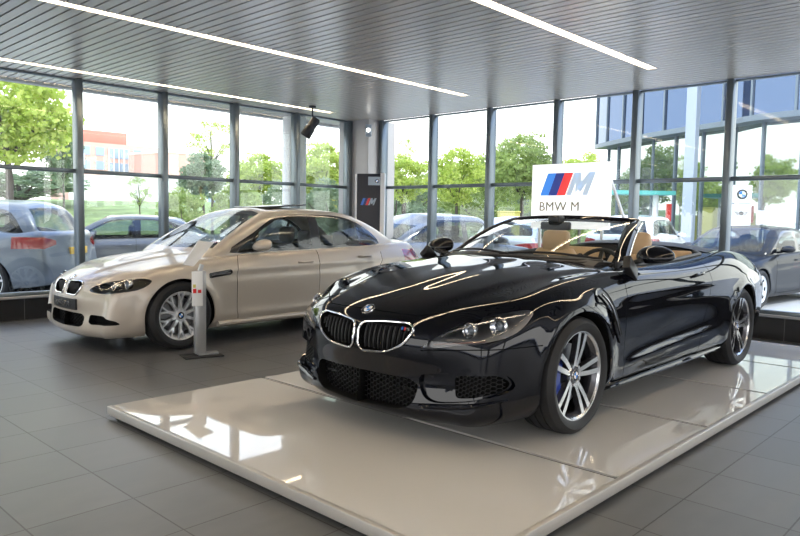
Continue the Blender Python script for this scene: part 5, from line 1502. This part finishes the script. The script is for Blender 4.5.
M['board_glow'] = mat('lit_white_board', (.85, .85, .85), .3, emit=(1, 1, 1), es=.6)  # glow added to brighten the board, whose face gets little light
b = MB(); b.box(0, .04, -.565, .565, 1.22, 2.065); b.build('board', M['board_glow'], sg, bevel=.004)
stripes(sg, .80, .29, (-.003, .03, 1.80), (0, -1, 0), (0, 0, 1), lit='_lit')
text('board_text', 'BMW M', .17, mat('gold_grey_text', (.30, .28, .20), .4), sg, frame((-.003, .145, 1.505), (0, -1, 0), (0, 0, 1)), depth=.002, space=1.05)
for s in (-1, 1):
    b = MB(); b.bar((.05, s*.45, 0), (.05, s*.45, 1.9), .03, .03); b.build('post', M['white'], sg); b = MB(); b.box(-.07, .35, s*.45-.03, s*.45+.03, 0, .02); b.build('foot', M['white'], sg)
b = MB(); b.bar((.06, -.50, 1.95), (.06, -.80, 1.2), .05, .02); b.bar((.06, -.80, 1.2), (.06, -.80, 0), .05, .02); b.build('brace', M['white'], sg)
# striped banner box by the corner column
ba = empty('banner_box', (8.07, 8.30, 0), -YAW-.10); tag(ba, 'dark upright display box with white sides and a striped logo before the corner column', 'display')
b = MB(); b.box(-.215, .175, -.06, .06, 0, 2.05); b.build('dark_panel', mat('dark_banner', (.02, .021, .03), .4), ba, bevel=.004)
b = MB(); b.box(.175, .245, -.075, .075, 0, 2.06); b.build('white_side', M['white'], ba, bevel=.004)
b = MB(); b.box(-.245, -.215, -.075, .075, 0, 2.04); b.build('white_side', M['white'], ba, bevel=.004)
b = MB(); b.box(-.03, .17, -.064, -.06, 1.86, 2.0); lb = b.build('label_card', M['lgrey'], ba); roundel(lb, (.12, -.066, 1.93), (1, 0, 0), (0, 0, 1), .035, 'round_emblem')
stripes(ba, .27, .115, (-.02, -.062, 1.59), (1, 0, 0), (0, 0, 1))
# price stand
ps = empty('price_stand', (3.375, 5.72, 0), -YAW+.55); tag(ps, 'grey aluminium price stand with a white card beside the front wheel of the silver saloon', 'display stand')
M['stand'] = mat('stand_aluminium', (.42, .43, .44), .35, .6)
b = MB(); b.box(-.16, .20, -.10, .12, 0, .012); b.build('base_plate', M['blackp'], ps, bevel=.003)
b = MB(); b.box(-.02, .17, -.03, .05, .012, .035); b.build('foot', M['stand'], ps, bevel=.004)
b = MB(); b.box(-.05, .05, -.035, .035, .03, .80); b.build('post', M['stand'], ps, bevel=.006)
for z in (.30, .52): b = MB(); b.lathe([(0, -.006), (.012, -.006), (.012, 0)], 14, 'x', c=(.056, 0, z)); b.build('bolt', M['blackp'], ps)
b = MB(); b.box(-.085, .015, -.046, -.038, .48, .80); cdp = b.build('price_card', M['white'], ps, bevel=.002)
b = MB(); b.box(-.075, -.045, -.049, -.046, .60, .64, 0); b.box(-.075, -.05, -.049, -.046, .65, .68, 1); b.box(-.03, -.0, -.049, -.046, .60, .63, 0); b.build('card_print', [M['lred'], M['yel']], cdp)
b = MB(); b.bar((0, 0, .80), (.02, 0, .86), .05, .03); b.build('hinge', M['stand'], ps)
M['acryl'] = glass('acrylic', (.80, .81, .80), .10)
def world_at(px, py, d): return CAM+(fw+rt2*((px-400)/F_PX)+dn2*((py-268)/F_PX))*d
bpy.context.view_layer.update(); inv = ps.matrix_world.inverted()
q = [inv@world_at(*a) for a in ((183, 264.5, 6.50), (194, 266, 6.62), (214, 242.5, 6.95), (198.5, 240.5, 6.80))]
nn = (q[1]-q[0]).cross(q[3]-q[0]).normalized()*.01; b = MB(); b.add([tuple(p) for p in q]+[tuple(p-nn) for p in q], [(0, 1, 2, 3), (7, 6, 5, 4), (0, 4, 5, 1), (1, 5, 6, 2), (2, 6, 7, 3), (3, 7, 4, 0)])
b.build('info_panel', mat('info_sheet', (.66, .66, .65), .2), ps)
# hanging spotlight
sp_ = empty('ceiling_spotlight', (6.82, 8.30, ZC)); tag(sp_, 'black spotlight hanging from the ceiling before the left windows', 'spotlight')
b = MB(); b.lathe([(0, -.03), (.055, -.03), (.055, 0)], 20); b.build('mount', M['blackp'], sp_, smooth=True)
b = MB(); b.tube([(0, 0, -.03), (0, 0, -.16)], .012, 8); b.build('stem', M['blackp'], sp_)
dvec = (-rt*.55+Vector((0, 0, -.83))).normalized(); o0 = Vector((.02, 0, -.20))+rt*.04
b = MB(); b.tube([o0-dvec*.02, o0, o0+dvec*.12, o0+dvec*.13], [.05, .068, .068, .05], 20); b.build('driver_box', M['blackp'], sp_, smooth=True)
b = MB(); b.tube([o0+dvec*.10, o0+dvec*.15, o0+dvec*.30, o0+dvec*.31], [.05, .075, .085, .075], 24); b.build('lamp_head', M['blackp'], sp_, smooth=True, ang=50)
# small lamp on the corner column
cl = empty('wall_lamp', (8.29, 8.59, 2.80)); tag(cl, 'small white lamp high on the corner column', 'lamp')
cl.rotation_euler = (0, 0, -YAW)
b = MB(); b.box(-.05, .05, -.10, .0, -.10, .10); b.build('lamp_case', M['lgrey'], cl, bevel=.01); b = MB(); b.lathe([(0, -.112), (.03, -.108), (.034, -.10)], 16, 'y', c=(0, 0, 0)); b.build('lamp_lens', mat('lit_lens', (1, 1, 1), .3, emit=(1, .97, .9), es=4), cl, smooth=True)
